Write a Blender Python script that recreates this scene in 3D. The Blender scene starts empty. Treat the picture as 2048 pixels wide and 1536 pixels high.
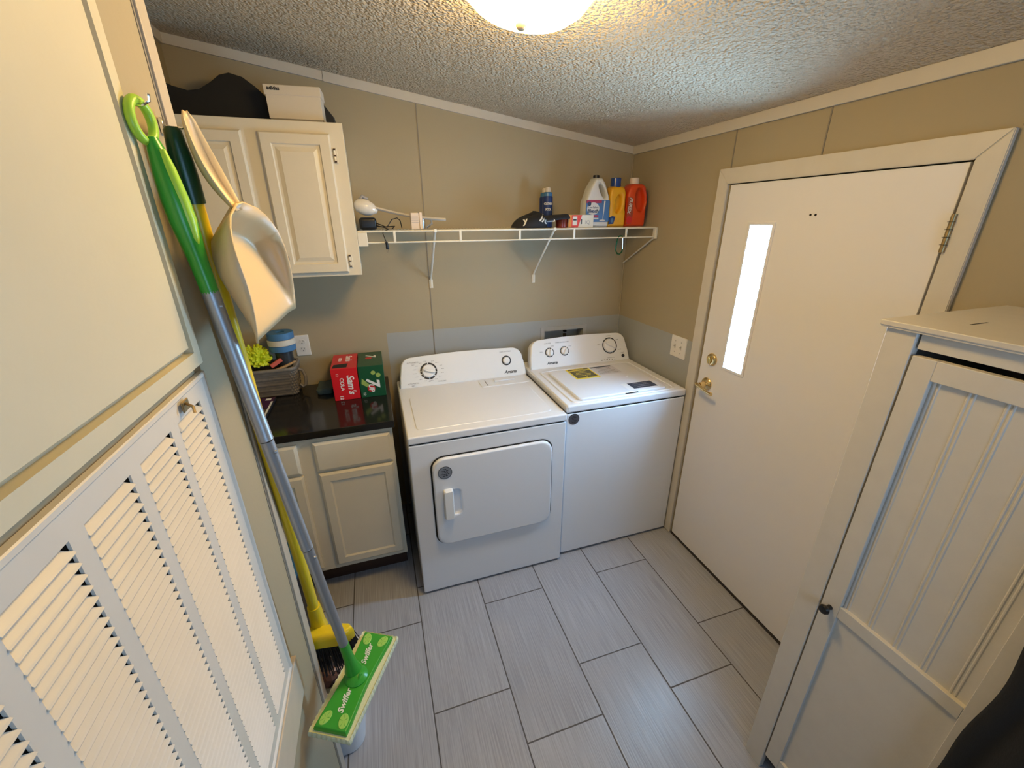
import bpy, bmesh, math, random
from mathutils import Vector, Matrix, noise
from mathutils.bvhtree import BVHTree
random.seed(7)
C = bpy.context.scene.collection
sc = bpy.context.scene
PI = math.pi

# ---------------------------------------------------------------- camera
cam = bpy.data.cameras.new('camera'); co = bpy.data.objects.new('camera', cam); C.objects.link(co)
co.location = (-1.5167, -2.3737, 1.7607)
co.rotation_euler = tuple(math.radians(a) for a in (68.245, 0.3394, -17.9958))
cam.sensor_fit = 'HORIZONTAL'; cam.sensor_width = 36.0
cam.lens = 826.81 / 2048 * 36.0
cam.clip_start = 0.02
sc.camera = co
# ---------------------------------------------------------------- world + exposure
w = bpy.data.worlds.new('sky'); sc.world = w; w.use_nodes = True
bg = w.node_tree.nodes['Background']; bg.inputs[0].default_value = (0.37, 0.646, 1.0, 1); bg.inputs[1].default_value = 128.8
sc.view_settings.view_transform = 'Standard'; sc.view_settings.look = 'None'
sc.view_settings.gamma = 1.0; sc.view_settings.exposure = 0.0; sc.view_settings.use_curve_mapping = False
LAMP_E = 51.0
# daylight portal at the door slit
def portal(name, loc, rot, sx, sy):
    l = bpy.data.lights.new(name, 'AREA'); l.shape = 'RECTANGLE'; l.size = sx; l.size_y = sy
    l.cycles.is_portal = True
    o = bpy.data.objects.new(name, l); C.objects.link(o); o.location = loc; o.rotation_euler = rot
portal('door_slit_portal', (0.045, -0.98, 1.42), (0, PI/2, 0), 0.62, 0.104)

portal('fill_window_portal', (-0.95, -3.37, 1.45), (PI/2, 0, 0), 0.74, 0.84)  # samples the sky through the added fill window

# ---------------------------------------------------------------- materials
def nt(m): return m.node_tree.nodes, m.node_tree.links
MATS = {}
def mat(name, col, rough=0.5, metal=0.0, spec=0.5, bump=0, bscale=40, bdist=0.002, trans=0, emit=None, coat=0, var=0, vscale=6, alpha=1):
    if name in MATS: return MATS[name]
    m = bpy.data.materials.new(name); m.use_nodes = True
    n, l = nt(m); b = n['Principled BSDF']
    b.inputs['Base Color'].default_value = (*col, 1); b.inputs['Roughness'].default_value = rough
    b.inputs['Metallic'].default_value = metal; b.inputs['Specular IOR Level'].default_value = spec
    if trans: b.inputs['Transmission Weight'].default_value = trans
    if coat: b.inputs['Coat Weight'].default_value = coat
    if alpha < 1: b.inputs['Alpha'].default_value = alpha
    if emit:
        b.inputs['Emission Color'].default_value = (*emit[0], 1); b.inputs['Emission Strength'].default_value = emit[1]
    tc = n.new('ShaderNodeTexCoord')
    if bump:
        t = n.new('ShaderNodeTexNoise'); t.inputs['Scale'].default_value = bscale; t.inputs['Detail'].default_value = 4
        l.new(tc.outputs['Object'], t.inputs['Vector'])
        bp = n.new('ShaderNodeBump'); bp.inputs['Strength'].default_value = bump; bp.inputs['Distance'].default_value = bdist
        l.new(t.outputs['Fac'], bp.inputs['Height']); l.new(bp.outputs['Normal'], b.inputs['Normal'])
    if var:
        t = n.new('ShaderNodeTexNoise'); t.inputs['Scale'].default_value = vscale; t.inputs['Detail'].default_value = 3
        l.new(tc.outputs['Object'], t.inputs['Vector'])
        mx = n.new('ShaderNodeMix'); mx.data_type = 'RGBA'
        mx.inputs['A'].default_value = (*[c*(1-var) for c in col], 1); mx.inputs['B'].default_value = (*[min(1, c*(1+var)) for c in col], 1)
        l.new(t.outputs['Fac'], mx.inputs['Factor']); l.new(mx.outputs['Result'], b.inputs['Base Color'])
    MATS[name] = m; return m
def s2l(r, g, b):
    f = lambda c: (c/255/12.92) if c/255 <= 0.04045 else ((c/255+0.055)/1.055)**2.4
    return (f(r), f(g), f(b))

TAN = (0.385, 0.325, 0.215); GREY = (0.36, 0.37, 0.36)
def wall_mat():
    m = bpy.data.materials.new('wall_paint'); m.use_nodes = True; n, l = nt(m); b = n['Principled BSDF']
    b.inputs['Roughness'].default_value = 0.6; b.inputs['Specular IOR Level'].default_value = 0.3
    g = n.new('ShaderNodeNewGeometry'); sp = n.new('ShaderNodeSeparateXYZ'); l.new(g.outputs['Position'], sp.inputs[0])
    ns = n.new('ShaderNodeTexNoise'); ns.inputs['Scale'].default_value = 9; l.new(g.outputs['Position'], ns.inputs['Vector'])
    def cmp(sock, thr, op, wob=0.006):
        a = n.new('ShaderNodeMath'); a.operation = 'MULTIPLY_ADD'; a.inputs[1].default_value = wob; l.new(ns.outputs['Fac'], a.inputs[0]); l.new(sock, a.inputs[2])
        c = n.new('ShaderNodeMath'); c.operation = op; c.inputs[1].default_value = thr + wob/2; l.new(a.outputs[0], c.inputs[0]); return c.outputs[0]
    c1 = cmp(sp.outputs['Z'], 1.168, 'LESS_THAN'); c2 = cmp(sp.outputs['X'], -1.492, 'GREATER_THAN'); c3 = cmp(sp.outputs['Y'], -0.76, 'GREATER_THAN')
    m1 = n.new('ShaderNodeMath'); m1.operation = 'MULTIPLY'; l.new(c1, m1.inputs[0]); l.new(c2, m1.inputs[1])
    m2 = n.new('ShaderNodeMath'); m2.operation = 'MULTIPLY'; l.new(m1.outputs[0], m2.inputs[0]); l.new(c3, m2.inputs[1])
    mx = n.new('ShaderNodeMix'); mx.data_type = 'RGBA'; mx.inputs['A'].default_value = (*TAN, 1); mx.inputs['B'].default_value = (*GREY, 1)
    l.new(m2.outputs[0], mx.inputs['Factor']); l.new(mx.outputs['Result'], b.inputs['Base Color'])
    t = n.new('ShaderNodeTexNoise'); t.inputs['Scale'].default_value = 90; l.new(g.outputs['Position'], t.inputs['Vector'])
    bp = n.new('ShaderNodeBump'); bp.inputs['Strength'].default_value = 0.12; bp.inputs['Distance'].default_value = 0.002
    l.new(t.outputs['Fac'], bp.inputs['Height']); l.new(bp.outputs['Normal'], b.inputs['Normal'])
    return m
def ceil_mat():
    m = bpy.data.materials.new('textured_ceiling'); m.use_nodes = True; n, l = nt(m); b = n['Principled BSDF']
    b.inputs['Base Color'].default_value = (0.70, 0.58, 0.42, 1); b.inputs['Roughness'].default_value = 0.85
    g = n.new('ShaderNodeNewGeometry')
    v = n.new('ShaderNodeTexVoronoi'); v.inputs['Scale'].default_value = 120; v.feature = 'SMOOTH_F1'
    t = n.new('ShaderNodeTexNoise'); t.inputs['Scale'].default_value = 100; t.inputs['Detail'].default_value = 3
    t2 = n.new('ShaderNodeTexNoise'); t2.inputs['Scale'].default_value = 30
    for q in (v, t, t2): l.new(g.outputs['Position'], q.inputs['Vector'])
    a = n.new('ShaderNodeMath'); a.operation = 'SUBTRACT'; l.new(t.outputs['Fac'], a.inputs[0]); l.new(v.outputs['Distance'], a.inputs[1])
    a2 = n.new('ShaderNodeMath'); a2.operation = 'ADD'; l.new(a.outputs[0], a2.inputs[0]); l.new(t2.outputs['Fac'], a2.inputs[1])
    bp = n.new('ShaderNodeBump'); bp.inputs['Strength'].default_value = 1.0; bp.inputs['Distance'].default_value = 0.013
    l.new(a2.outputs[0], bp.inputs['Height']); l.new(bp.outputs['Normal'], b.inputs['Normal'])
    return m
def floor_mat():
    m = bpy.data.materials.new('plank_tile'); m.use_nodes = True; n, l = nt(m); b = n['Principled BSDF']
    g = n.new('ShaderNodeNewGeometry'); sp = n.new('ShaderNodeSeparateXYZ'); l.new(g.outputs['Position'], sp.inputs[0])
    def M(op, a, bb=None, c=None):
        k = n.new('ShaderNodeMath'); k.operation = op
        for i, s in enumerate((a, bb, c)):
            if s is None: continue
            if isinstance(s, (int, float)): k.inputs[i].default_value = s
            else: l.new(s, k.inputs[i])
        return k.outputs[0]
    W, L = 0.3071, 0.6147
    u = M('DIVIDE', M('ADD', sp.outputs['X'], 0.2723), W)
    col = M('FLOOR', u); par = M('ABSOLUTE', M('MODULO', col, 2.0))
    sh = M('MULTIPLY_ADD', par, -0.912+1.325, -1.325)          # odd columns -0.912, even -1.325
    v = M('DIVIDE', M('SUBTRACT', sp.outputs['Y'], sh), L)
    fu = M('FRACT', u); fv = M('FRACT', v)
    du = M('MULTIPLY', M('MINIMUM', fu, M('SUBTRACT', 1.0, fu)), W)
    dv = M('MULTIPLY', M('MINIMUM', fv, M('SUBTRACT', 1.0, fv)), L)
    d = M('MINIMUM', du, dv)
    gm = M('LESS_THAN', d, 0.0026)
    # streaks along y
    cb = n.new('ShaderNodeCombineXYZ'); l.new(M('MULTIPLY', sp.outputs['X'], 230.0), cb.inputs[0]); l.new(M('MULTIPLY', sp.outputs['Y'], 5.0), cb.inputs[1]); l.new(M('MULTIPLY', col, 17.0), cb.inputs[2])
    st = n.new('ShaderNodeTexNoise'); st.inputs['Scale'].default_value = 1.0; st.inputs['Detail'].default_value = 5; l.new(cb.outputs[0], st.inputs['Vector'])
    cb2 = n.new('ShaderNodeCombineXYZ'); l.new(M('FLOOR', v), cb2.inputs[0]); l.new(col, cb2.inputs[1])
    wn = n.new('ShaderNodeTexWhiteNoise'); l.new(cb2.outputs[0], wn.inputs['Vector'])
    r = n.new('ShaderNodeMapRange'); r.inputs['From Min'].default_value = 0.3; r.inputs['From Max'].default_value = 0.7
    l.new(M('ADD', st.outputs['Fac'], M('MULTIPLY', M('SUBTRACT', wn.outputs['Value'], 0.5), 0.12)), r.inputs['Value'])
    mx = n.new('ShaderNodeMix'); mx.data_type = 'RGBA'; mx.inputs['A'].default_value = (0.285, 0.295, 0.335, 1); mx.inputs['B'].default_value = (0.415, 0.435, 0.49, 1)
    l.new(r.outputs['Result'], mx.inputs['Factor'])
    m2 = n.new('ShaderNodeMix'); m2.data_type = 'RGBA'; l.new(gm, m2.inputs['Factor']); l.new(mx.outputs['Result'], m2.inputs['A']); m2.inputs['B'].default_value = (0.085, 0.08, 0.08, 1)
    l.new(m2.outputs['Result'], b.inputs['Base Color'])
    b.inputs['Specular IOR Level'].default_value = 0.5
    l.new(M('MULTIPLY_ADD', gm, 0.4, 0.31), b.inputs['Roughness'])
    hgt = M('MULTIPLY_ADD', M('SMOOTH_MIN', d, 0.004, 0.002), 0.35, M('MULTIPLY', st.outputs['Fac'], 0.0008))
    bp = n.new('ShaderNodeBump'); bp.inputs['Strength'].default_value = 0.6; bp.inputs['Distance'].default_value = 1.0
    l.new(hgt, bp.inputs['Height']); l.new(bp.outputs['Normal'], b.inputs['Normal'])
    return m
WALL = wall_mat(); CEIL = ceil_mat(); FLOOR = floor_mat()
TRIM = mat('trim_paint', (0.60, 0.56, 0.49), 0.45, bump=0.15, bscale=30, var=0.05, vscale=12)
TRIMT = mat('tan_trim_paint', (0.47, 0.41, 0.33), 0.5, bump=0.1, bscale=60)
DOORP = mat('door_paint', (0.80, 0.79, 0.81), 0.4, bump=0.08, bscale=80)
CLOS = mat('closet_door_paint', (0.65, 0.585, 0.42), 0.45, bump=0.12, bscale=120, var=0.03, vscale=9)
GRIL = mat('grille_enamel', (0.68, 0.63, 0.56), 0.42, bump=0.15, bscale=60, var=0.06, vscale=14)
DARK = mat('dark_void', (0.012, 0.011, 0.010), 0.9)
CABW = mat('cabinet_paint', (0.70, 0.64, 0.51), 0.38, bump=0.12, bscale=45, var=0.04, vscale=10)
APPL = mat('appliance_enamel', (0.72, 0.74, 0.79), 0.28, bump=0.10, bscale=400, bdist=0.0005)
APPC = mat('console_plastic', (0.78, 0.79, 0.80), 0.3)
APPK = mat('knob_plastic', (0.80, 0.80, 0.80), 0.35)
BLK = mat('black_print', (0.015, 0.015, 0.02), 0.5)
GRYP = mat('grey_print', (0.30, 0.30, 0.32), 0.5)
COUNT = mat('black_laminate', (0.012, 0.011, 0.010), 0.13, spec=0.5, var=0.5, vscale=90)
TOEK = mat('toe_kick_brown', (0.05, 0.022, 0.012), 0.5)
LINEN = mat('linen_board', (0.62, 0.595, 0.56), 0.45, bump=0.12, bscale=150, var=0.05, vscale=25)
BRASS = mat('polished_brass', (0.83, 0.62, 0.30), 0.16, metal=1)
OLDB = mat('aged_brass', (0.42, 0.31, 0.16), 0.4, metal=1, var=0.4, vscale=200)
CHROME = mat('chrome', (0.8, 0.8, 0.8), 0.12, metal=1)
ALU = mat('satin_aluminium', (0.36, 0.37, 0.39), 0.42, metal=0.75)
WPL = mat('white_plastic', (0.76, 0.74, 0.70), 0.3)
WIRE = mat('white_vinyl_wire', (0.74, 0.71, 0.62), 0.4)

# ---------------------------------------------------------------- mesh helpers
WM = {}
def empty(name, loc=(0, 0, 0), M=None):
    o = bpy.data.objects.new(name, None); C.objects.link(o); o.empty_display_size = 0.05
    m = M if M is not None else Matrix.Translation(loc)
    o.matrix_world = m; WM[o] = m.copy(); return o
def tag(o, label, cat, group=None, kind=None):
    o['label'] = label
    if cat: o['category'] = cat
    if group: o['group'] = group
    if kind: o['kind'] = kind
    return o
def thing(name, loc, label, cat, group=None, M=None):
    return tag(empty(name, loc, M), label, cat, group)
def obj(name, bm, m, parent=None, smooth=False, local=False, label=None, angle=None, structure=False, flip=True):
    """link a bmesh given in world coordinates (or in the parent's own frame when local=True) as one object"""
    W_ = WM[parent] if parent is not None else Matrix.Identity(4)
    if parent is not None and not local: bm.transform(W_.inverted())
    if flip: bmesh.ops.recalc_face_normals(bm, faces=bm.faces)
    me = bpy.data.meshes.new(name); bm.to_mesh(me); bm.free()
    for mm in (m if isinstance(m, (list, tuple)) else [m]): me.materials.append(mm)
    if smooth or angle:
        for p in me.polygons: p.use_smooth = True
        me.set_sharp_from_angle(angle=math.radians(angle or 40))
    o = bpy.data.objects.new(name, me); C.objects.link(o)
    if angle and not local:
        wn_ = o.modifiers.new('weighted', 'WEIGHTED_NORMAL'); wn_.keep_sharp = True; wn_.weight = 100
    if parent is not None: o.parent = parent
    WM[o] = W_.copy()
    if label: o['label'] = label
    if structure: o['kind'] = 'structure'
    return o
def solo(name, bm, m, base, label, cat, group=None, **k):
    """a thing that is a single mesh, origin at base"""
    bm.transform(Matrix.Translation(base).inverted()); o = obj(name, bm, m, **k)
    o.location = base; WM[o] = Matrix.Translation(base); return tag(o, label, cat, group)
def B(): return bmesh.new()
def setmi(bm, before, mi):
    if mi:
        for f in bm.faces:
            if f.index == -1 or f not in before: f.material_index = mi
def box(bm, x0, x1, y0, y1, z0, z1, bev=0, seg=2, mi=0, T=None):
    r = bmesh.ops.create_cube(bm, size=1.0); vs = r['verts']
    for v in vs:
        v.co = Vector((x0+(v.co.x+.5)*(x1-x0), y0+(v.co.y+.5)*(y1-y0), z0+(v.co.z+.5)*(z1-z0)))
    fs = list({f for v in vs for f in v.link_faces})
    if bev:
        es = list({e for v in vs for e in v.link_edges})
        r2 = bmesh.ops.bevel(bm, geom=es, offset=bev, segments=seg, affect='EDGES', profile=0.5)
        fs = list(set(r2['faces']) | {f for v in r2['verts'] for f in v.link_faces})
        vs = list({v for f in fs for v in f.verts})
    if mi:
        for f in fs: f.material_index = mi
    if T is not None:
        for v in vs: v.co = T @ v.co
    return bm
def frame_of(d):
    d = Vector(d).normalized(); a = Vector((0, 0, 1)) if abs(d.z) < 0.9 else Vector((1, 0, 0))
    u = d.cross(a).normalized(); return u, d.cross(u).normalized()
def tube(bm, pts, r, n=10, mi=0, caps=True, closed=False, flat=1.0):
    pts = [Vector(p) for p in pts]; rs = r if isinstance(r, (list, tuple)) else [r]*len(pts)
    rings = []; N = len(pts); u = None
    for i, p in enumerate(pts):
        if closed: d = pts[(i+1) % N]-pts[i-1]
        else: d = pts[min(i+1, N-1)]-pts[max(i-1, 0)]
        d.normalize()
        if u is None: u, v = frame_of(d)
        else:
            u = (u-d*u.dot(d)).normalized(); v = d.cross(u)
        rings.append([bm.verts.new(p+(u*math.cos(2*PI*k/n)+v*math.sin(2*PI*k/n)*flat)*rs[i]) for k in range(n)])
    rr = range(N if closed else N-1)
    for i in rr:
        a, b_ = rings[i], rings[(i+1) % N]
        for k in range(n):
            f = bm.faces.new((a[k], a[(k+1) % n], b_[(k+1) % n], b_[k])); f.material_index = mi
    if caps and not closed:
        for q in (rings[0], rings[-1]): f = bm.faces.new(q); f.material_index = mi
    return bm
def lathe(bm, prof, c=(0, 0, 0), n=24, mi=0, T=None, sx=1, sy=1):
    rings = []
    for r, z in prof:
        if r < 1e-6: rings.append([bm.verts.new(Vector((0, 0, z)))])
        else: rings.append([bm.verts.new(Vector((r*sx*math.cos(2*PI*k/n), r*sy*math.sin(2*PI*k/n), z))) for k in range(n)])
    for a, b_ in zip(rings, rings[1:]):
        for k in range(n):
            if len(a) == 1 and len(b_) == 1: continue
            if len(a) == 1: f = bm.faces.new((a[0], b_[k], b_[(k+1) % n]))
            elif len(b_) == 1: f = bm.faces.new((a[k], a[(k+1) % n], b_[0]))
            else: f = bm.faces.new((a[k], a[(k+1) % n], b_[(k+1) % n], b_[k]))
            f.material_index = mi
    for q in (rings[0], rings[-1]):
        if len(q) > 1: f = bm.faces.new(q); f.material_index = mi
    TT = (T if T is not None else Matrix.Identity(4))
    for q in rings:
        for v in q: v.co = TT @ v.co + Vector(c)
    return bm
def rrect(w, h, r, n=6, cx=0, cy=0):
    if not isinstance(r, (list, tuple)): r = [r]*4
    out = []
    for i, (sx, sy) in enumerate(((1, 1), (-1, 1), (-1, -1), (1, -1))):
        rr = r[i]
        for k in range(n+1):
            a = i*PI/2+k/n*PI/2
            out.append((cx+sx*(w/2-rr)+rr*math.cos(a), cy+sy*(h/2-rr)+rr*math.sin(a)))
            if rr == 0: break
    return out
def circ(r, n=24, cx=0, cy=0, ry=None): return [(cx+r*math.cos(2*PI*k/n), cy+(ry or r)*math.sin(2*PI*k/n)) for k in range(n)]
def frame(o, u, v):
    u = Vector(u).normalized(); v = Vector(v).normalized(); w_ = u.cross(v)
    return Matrix(((u.x, v.x, w_.x, o[0]), (u.y, v.y, w_.y, o[1]), (u.z, v.z, w_.z, o[2]), (0, 0, 0, 1)))
def plate(bm, outer, levels, T, holes=(), mi=0, cap0=True, cap1=True):
    """stack of outlines: levels = [(w, scale_or_inset)], outer outline scaled about its centre, holes scaled inversely"""
    cx = sum(p[0] for p in outer)/len(outer); cy = sum(p[1] for p in outer)/len(outer)
    hx = max(abs(p[0]-cx) for p in outer); hy = max(abs(p[1]-cy) for p in outer)
    fs = []
    def ring(pts, w_, ins, c, h, sgn):
        kx = (h[0]-sgn*ins)/h[0]; ky = (h[1]-sgn*ins)/h[1]
        return [bm.verts.new(T @ Vector((c[0]+(p[0]-c[0])*kx, c[1]+(p[1]-c[1])*ky, w_))) for p in pts]
    sets = []
    hinfo = []
    for hpts in holes:
        a = sum(p[0] for p in hpts)/len(hpts); b_ = sum(p[1] for p in hpts)/len(hpts)
        hinfo.append((hpts, (a, b_), (max(abs(p[0]-a) for p in hpts), max(abs(p[1]-b_) for p in hpts))))
    for w_, ins in levels:
        sets.append([ring(outer, w_, ins, (cx, cy), (hx, hy), 1)]+[ring(hp, w_, ins, c_, h_, -1) for hp, c_, h_ in hinfo])
    for A, D in zip(sets, sets[1:]):
        for a, b_ in zip(A, D):
            n = len(a)
            for k in range(n): fs.append(bm.faces.new((a[k], a[(k+1) % n], b_[(k+1) % n], b_[k])))
    for S, on in ((sets[0], cap0), (sets[-1], cap1)):
        if not on: continue
        if len(S) == 1: fs.append(bm.faces.new(S[0]))
        else:
            es = []
            for a in S:
                for k in range(len(a)):
                    e = bm.edges.get((a[k], a[(k+1) % len(a)])) or bm.edges.new((a[k], a[(k+1) % len(a)]))
                    es.append(e)
            r = bmesh.ops.triangle_fill(bm, use_beauty=True, use_dissolve=False, edges=es)
            fs += [g_ for g_ in r['geom'] if isinstance(g_, bmesh.types.BMFace)]
    for f in fs: f.material_index = mi
    return bm
def nested(bm, w_, h_, steps, T, back=None, mi=0):
    """rectangular panel: nested rectangles at (inset, depth) bridged; centre at the frame origin; depth along +w"""
    rings = []
    if back is not None: steps = [(0, back)]+list(steps)
    for ins, d in steps:
        a, b_ = w_/2-ins, h_/2-ins
        rings.append([bm.verts.new(T @ Vector(p)) for p in ((-a, -b_, d), (a, -b_, d), (a, b_, d), (-a, b_, d))])
    for A, D in zip(rings, rings[1:]):
        for k in range(4):
            f = bm.faces.new((A[k], A[(k+1) % 4], D[(k+1) % 4], D[k])); f.material_index = mi
    f = bm.faces.new(rings[-1]); f.material_index = mi
    if back is not None: bm.faces.new(rings[0])
    return bm
def quad(bm, pts, mi=0):
    f = bm.faces.new([bm.verts.new(Vector(p)) for p in pts]); f.material_index = mi; return bm
def text_mesh(bm, s, size, T, depth=0.0004, shear=0.0, mi=0, sx=1.0, bold=0.0, align='CENTER'):
    cu = bpy.data.curves.new('t', 'FONT'); cu.body = s; cu.size = size; cu.extrude = depth; cu.shear = shear; cu.offset = bold
    cu.align_x = align; cu.align_y = 'CENTER'; cu.resolution_u = 3
    o = bpy.data.objects.new('t', cu); C.objects.link(o)
    dg = bpy.context.evaluated_depsgraph_get(); me = bpy.data.meshes.new_from_object(o.evaluated_get(dg))
    tmp = bmesh.new(); tmp.from_mesh(me); S = Matrix.Diagonal((sx, 1, 1, 1)); tmp.transform(T @ S)
    for f in tmp.faces: f.material_index = mi
    m2 = bpy.data.meshes.new('x'); tmp.to_mesh(m2); tmp.free(); bm.from_mesh(m2)
    bpy.data.meshes.remove(m2); bpy.data.meshes.remove(me); bpy.data.objects.remove(o); bpy.data.curves.remove(cu)
    return bm
def txt(parent, m, *a, name='lettering', **k): return obj(name, text_mesh(B(), *a, **k), m, parent)
def drape(bm, tree, d, off):
    """press flat lettering onto the curved surface behind it"""
    for v in bm.verts:
        h = tree.ray_cast(v.co-Vector(d)*0.2, Vector(d))
        if h[0] is not None: v.co = h[0]-Vector(d)*off
    return bm
def subdiv(bm, cuts=2):
    bmesh.ops.triangulate(bm, faces=bm.faces); bmesh.ops.subdivide_edges(bm, edges=list(bm.edges), cuts=cuts, use_grid_fill=True); return bm
X, Y, Z = Vector((1, 0, 0)), Vector((0, 1, 0)), Vector((0, 0, 1))
def lerp(a, b, t): return Vector(a).lerp(Vector(b), t)

# ================================================================ ROOM SHELL
def cz(x): return 2.143-0.142*x            # sloping ceiling height
XW = -1.82; YC = -1.395; XR = -2.22; YB = -3.3
S = dict(structure=True)
obj('floor', box(B(), XR-0.1, 0.1, YB-0.1, 0.1, -0.06, 0), FLOOR, **S)
bm = B(); xa, xb = XR-0.1, 0.1
vs = [(x, y, cz(x)+t) for t in (0, 0.06) for x, y in ((xa, YB-.1), (xb, YB-.1), (xb, 0.1), (xa, 0.1))]
vs = [bm.verts.new(v) for v in vs]
for f in ((0, 1, 2, 3), (4, 5, 6, 7), (0, 1, 5, 4), (1, 2, 6, 5), (2, 3, 7, 6), (3, 0, 4, 7)): bm.faces.new([vs[i] for i in f])
obj('ceiling', bm, CEIL, **S)
# back wall, with the recess of the washer outlet box cut out
BX0, BX1, BZ0, BZ1 = -0.535, -0.262, 0.93, 1.098
bm = B()
for a in ((XR-.1, BX0, 0, 2.6), (BX1, 0.1, 0, 2.6), (BX0, BX1, 0, BZ0), (BX0, BX1, BZ1, 2.6)): box(bm, a[0], a[1], 0, 0.1, a[2], a[3])
obj('wall_back', bm, WALL, **S)
# right wall with the exterior door opening
DY0, DY1, DZ = -0.779, -1.600, 1.896
bm = B()
box(bm, 0, 0.10, DY0, 0.0, 0, 2.5); box(bm, 0, 0.10, YB, DY1, 0, 2.5); box(bm, 0, 0.10, DY1, DY0, DZ, 2.5)
obj('wall_right', bm, WALL, **S)
bm = B(); box(bm, XR-.1, XR, YC-.02, 0, 0, 2.7); obj('wall_left', bm, WALL, **S)
# closet wall (front face x = XW) with the grille opening and its return towards the recess
GY0, GY1, GZ0, GZ1 = -2.285, -1.60, 0.80, 1.512
bm = B()
box(bm, XW-.07, XW, GY1, YC, 0, 2.6); box(bm, XW-.07, XW, YB, GY0, 0, 2.6)
box(bm, XW-.07, XW, GY0, GY1, 0, GZ0); box(bm, XW-.07, XW, GY0, GY1, GZ1, 2.6)
box(bm, XR-.1, XW-.07, YC-.07, YC, 0, 2.7)
obj('wall_closet', bm, WALL, **S)
# rear wall behind the camera with an unseen window added for soft fill light
RX0, RX1, RZ0, RZ1 = -1.35, -0.55, 1.0, 1.9
bm = B()
for a in ((XW-.07, RX0, 0, 2.6), (RX1, 0.1, 0, 2.6), (RX0, RX1, 0, RZ0), (RX0, RX1, RZ1, 2.6)): box(bm, a[0], a[1], YB-.1, YB, a[2], a[3])
obj('wall_rear', bm, WALL, **S)
def pane_mat(name, tint):
    m = bpy.data.materials.new(name); m.use_nodes = True; n, l = nt(m); n.remove(n['Principled BSDF'])
    t = n.new('ShaderNodeBsdfTransparent'); t.inputs[0].default_value = (*tint, 1); g = n.new('ShaderNodeBsdfGlossy'); g.inputs['Roughness'].default_value = 0.02
    x = n.new('ShaderNodeMixShader'); x.inputs[0].default_value = 0.05
    l.new(t.outputs[0], x.inputs[1]); l.new(g.outputs[0], x.inputs[2]); l.new(x.outputs[0], n['Material Output'].inputs[0]); return m
GLASS = pane_mat('window_glass', (0.98, 1.0, 0.99)); SHADE = pane_mat('fill_window_glass', (0.22, 0.22, 0.22))  # grey tint dims the fill light of the added rear window
bm = B()
for a in ((RX0, RX0+.03, RZ0, RZ1), (RX1-.03, RX1, RZ0, RZ1), (RX0+.03, RX1-.03, RZ0, RZ0+.03), (RX0+.03, RX1-.03, RZ1-.03, RZ1)):
    box(bm, a[0], a[1], YB-.07, YB-.03, a[2], a[3])
wn = obj('added_fill_window', bm, TRIM, **S)
obj('window_pane', box(B(), RX0+.03, RX1-.03, YB-.052, YB-.048, RZ0+.03, RZ1-.03), SHADE, wn)

# crown trim
bm = B()
def slopebox(bm, x0, x1, y0, y1, lo, hi):
    v = [bm.verts.new((x, y, cz(x)+t)) for t in (lo, hi) for x, y in ((x0, y0), (x1, y0), (x1, y1), (x0, y1))]
    for f in ((0, 1, 2, 3), (4, 5, 6, 7), (0, 1, 5, 4), (1, 2, 6, 5), (2, 3, 7, 6), (3, 0, 4, 7)): bm.faces.new([v[i] for i in f])
slopebox(bm, -1.63, 0, -0.012, 0, -0.038, 0.0); slopebox(bm, XR, -1.632, -0.012, 0, -0.036, 0.0)
obj('trim_1', bm, TRIM, **S)
obj('trim_2', box(B(), -0.012, 0, YB, -0.012, 2.102, 2.144, 0.001, 1), TRIM, **S)
obj('trim_3', box(B(), XR, XR+0.012, YC, -0.012, cz(XR)-0.04, cz(XR)-0.001), TRIM, **S)
# panel seams (thin battens) of back and right walls
i = 4
for a in ((-1.2325, -1.2275, -0.0022, 0, 0.0, cz(-1.23)-0.038),):
    obj('trim_%d' % i, box(B(), *a), mat('seam_paint', (0.24, 0.21, 0.165), 0.6), **S); i += 1
obj('trim_%d' % i, box(B(), -0.008, 0, -0.008, 0, 0, 2.105, 0.003, 2), WALL, **S); i += 1
for y, z0 in ((-0.765, 1.96), (-1.166, 1.96)):
    obj('trim_%d' % i, box(B(), -0.0025, 0, y-0.0025, y+0.0025, z0, 2.102), MATS['seam_paint'], **S); i += 1
obj('trim_%d' % i, box(B(), -0.0025, 0, -1.667, -1.662, 1.96, 2.102), MATS['seam_paint'], **S); i += 1
# corner strip of the closet wall
obj('trim_%d' % i, box(B(), XW-0.004, XW+0.005, YC-0.034, YC+0.005, 0, 2.39, 0.0015, 2), TRIMT, **S); i += 1
obj('trim_%d' % i, box(B(), XW, XW+0.0012, YC-0.040, YC-0.034, 0, 2.39), MATS['seam_paint'], **S); i += 1
# door casing (mitred)
def casing_piece(pts):
    bm = B(); a = [bm.verts.new((0.0, y, z)) for y, z in pts]; b_ = [bm.verts.new((-0.015, y, z)) for y, z in pts]
    bm.faces.new(a); bm.faces.new(b_)
    for k in range(4): bm.faces.new((a[k], a[(k+1) % 4], b_[(k+1) % 4], b_[k]))
    bmesh.ops.bevel(bm, geom=list(bm.edges), offset=0.002, segments=2, affect='EDGES')
    return bm
WOODT = mat('casing_paint', (0.63, 0.595, 0.53), 0.42, bump=0.35, bscale=25, bdist=0.003, var=0.06, vscale=15)
obj('trim_%d' % i, casing_piece([(DY0+0.062, 0.002), (DY0+0.004, 0.002), (DY0+0.004, DZ), (DY0+0.062, DZ+0.062)]), WOODT, **S); i += 1
obj('trim_%d' % i, casing_piece([(DY1-0.058, 0.002), (DY1, 0.002), (DY1, DZ), (DY1-0.058, DZ+0.062)]), WOODT, **S); i += 1
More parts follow.
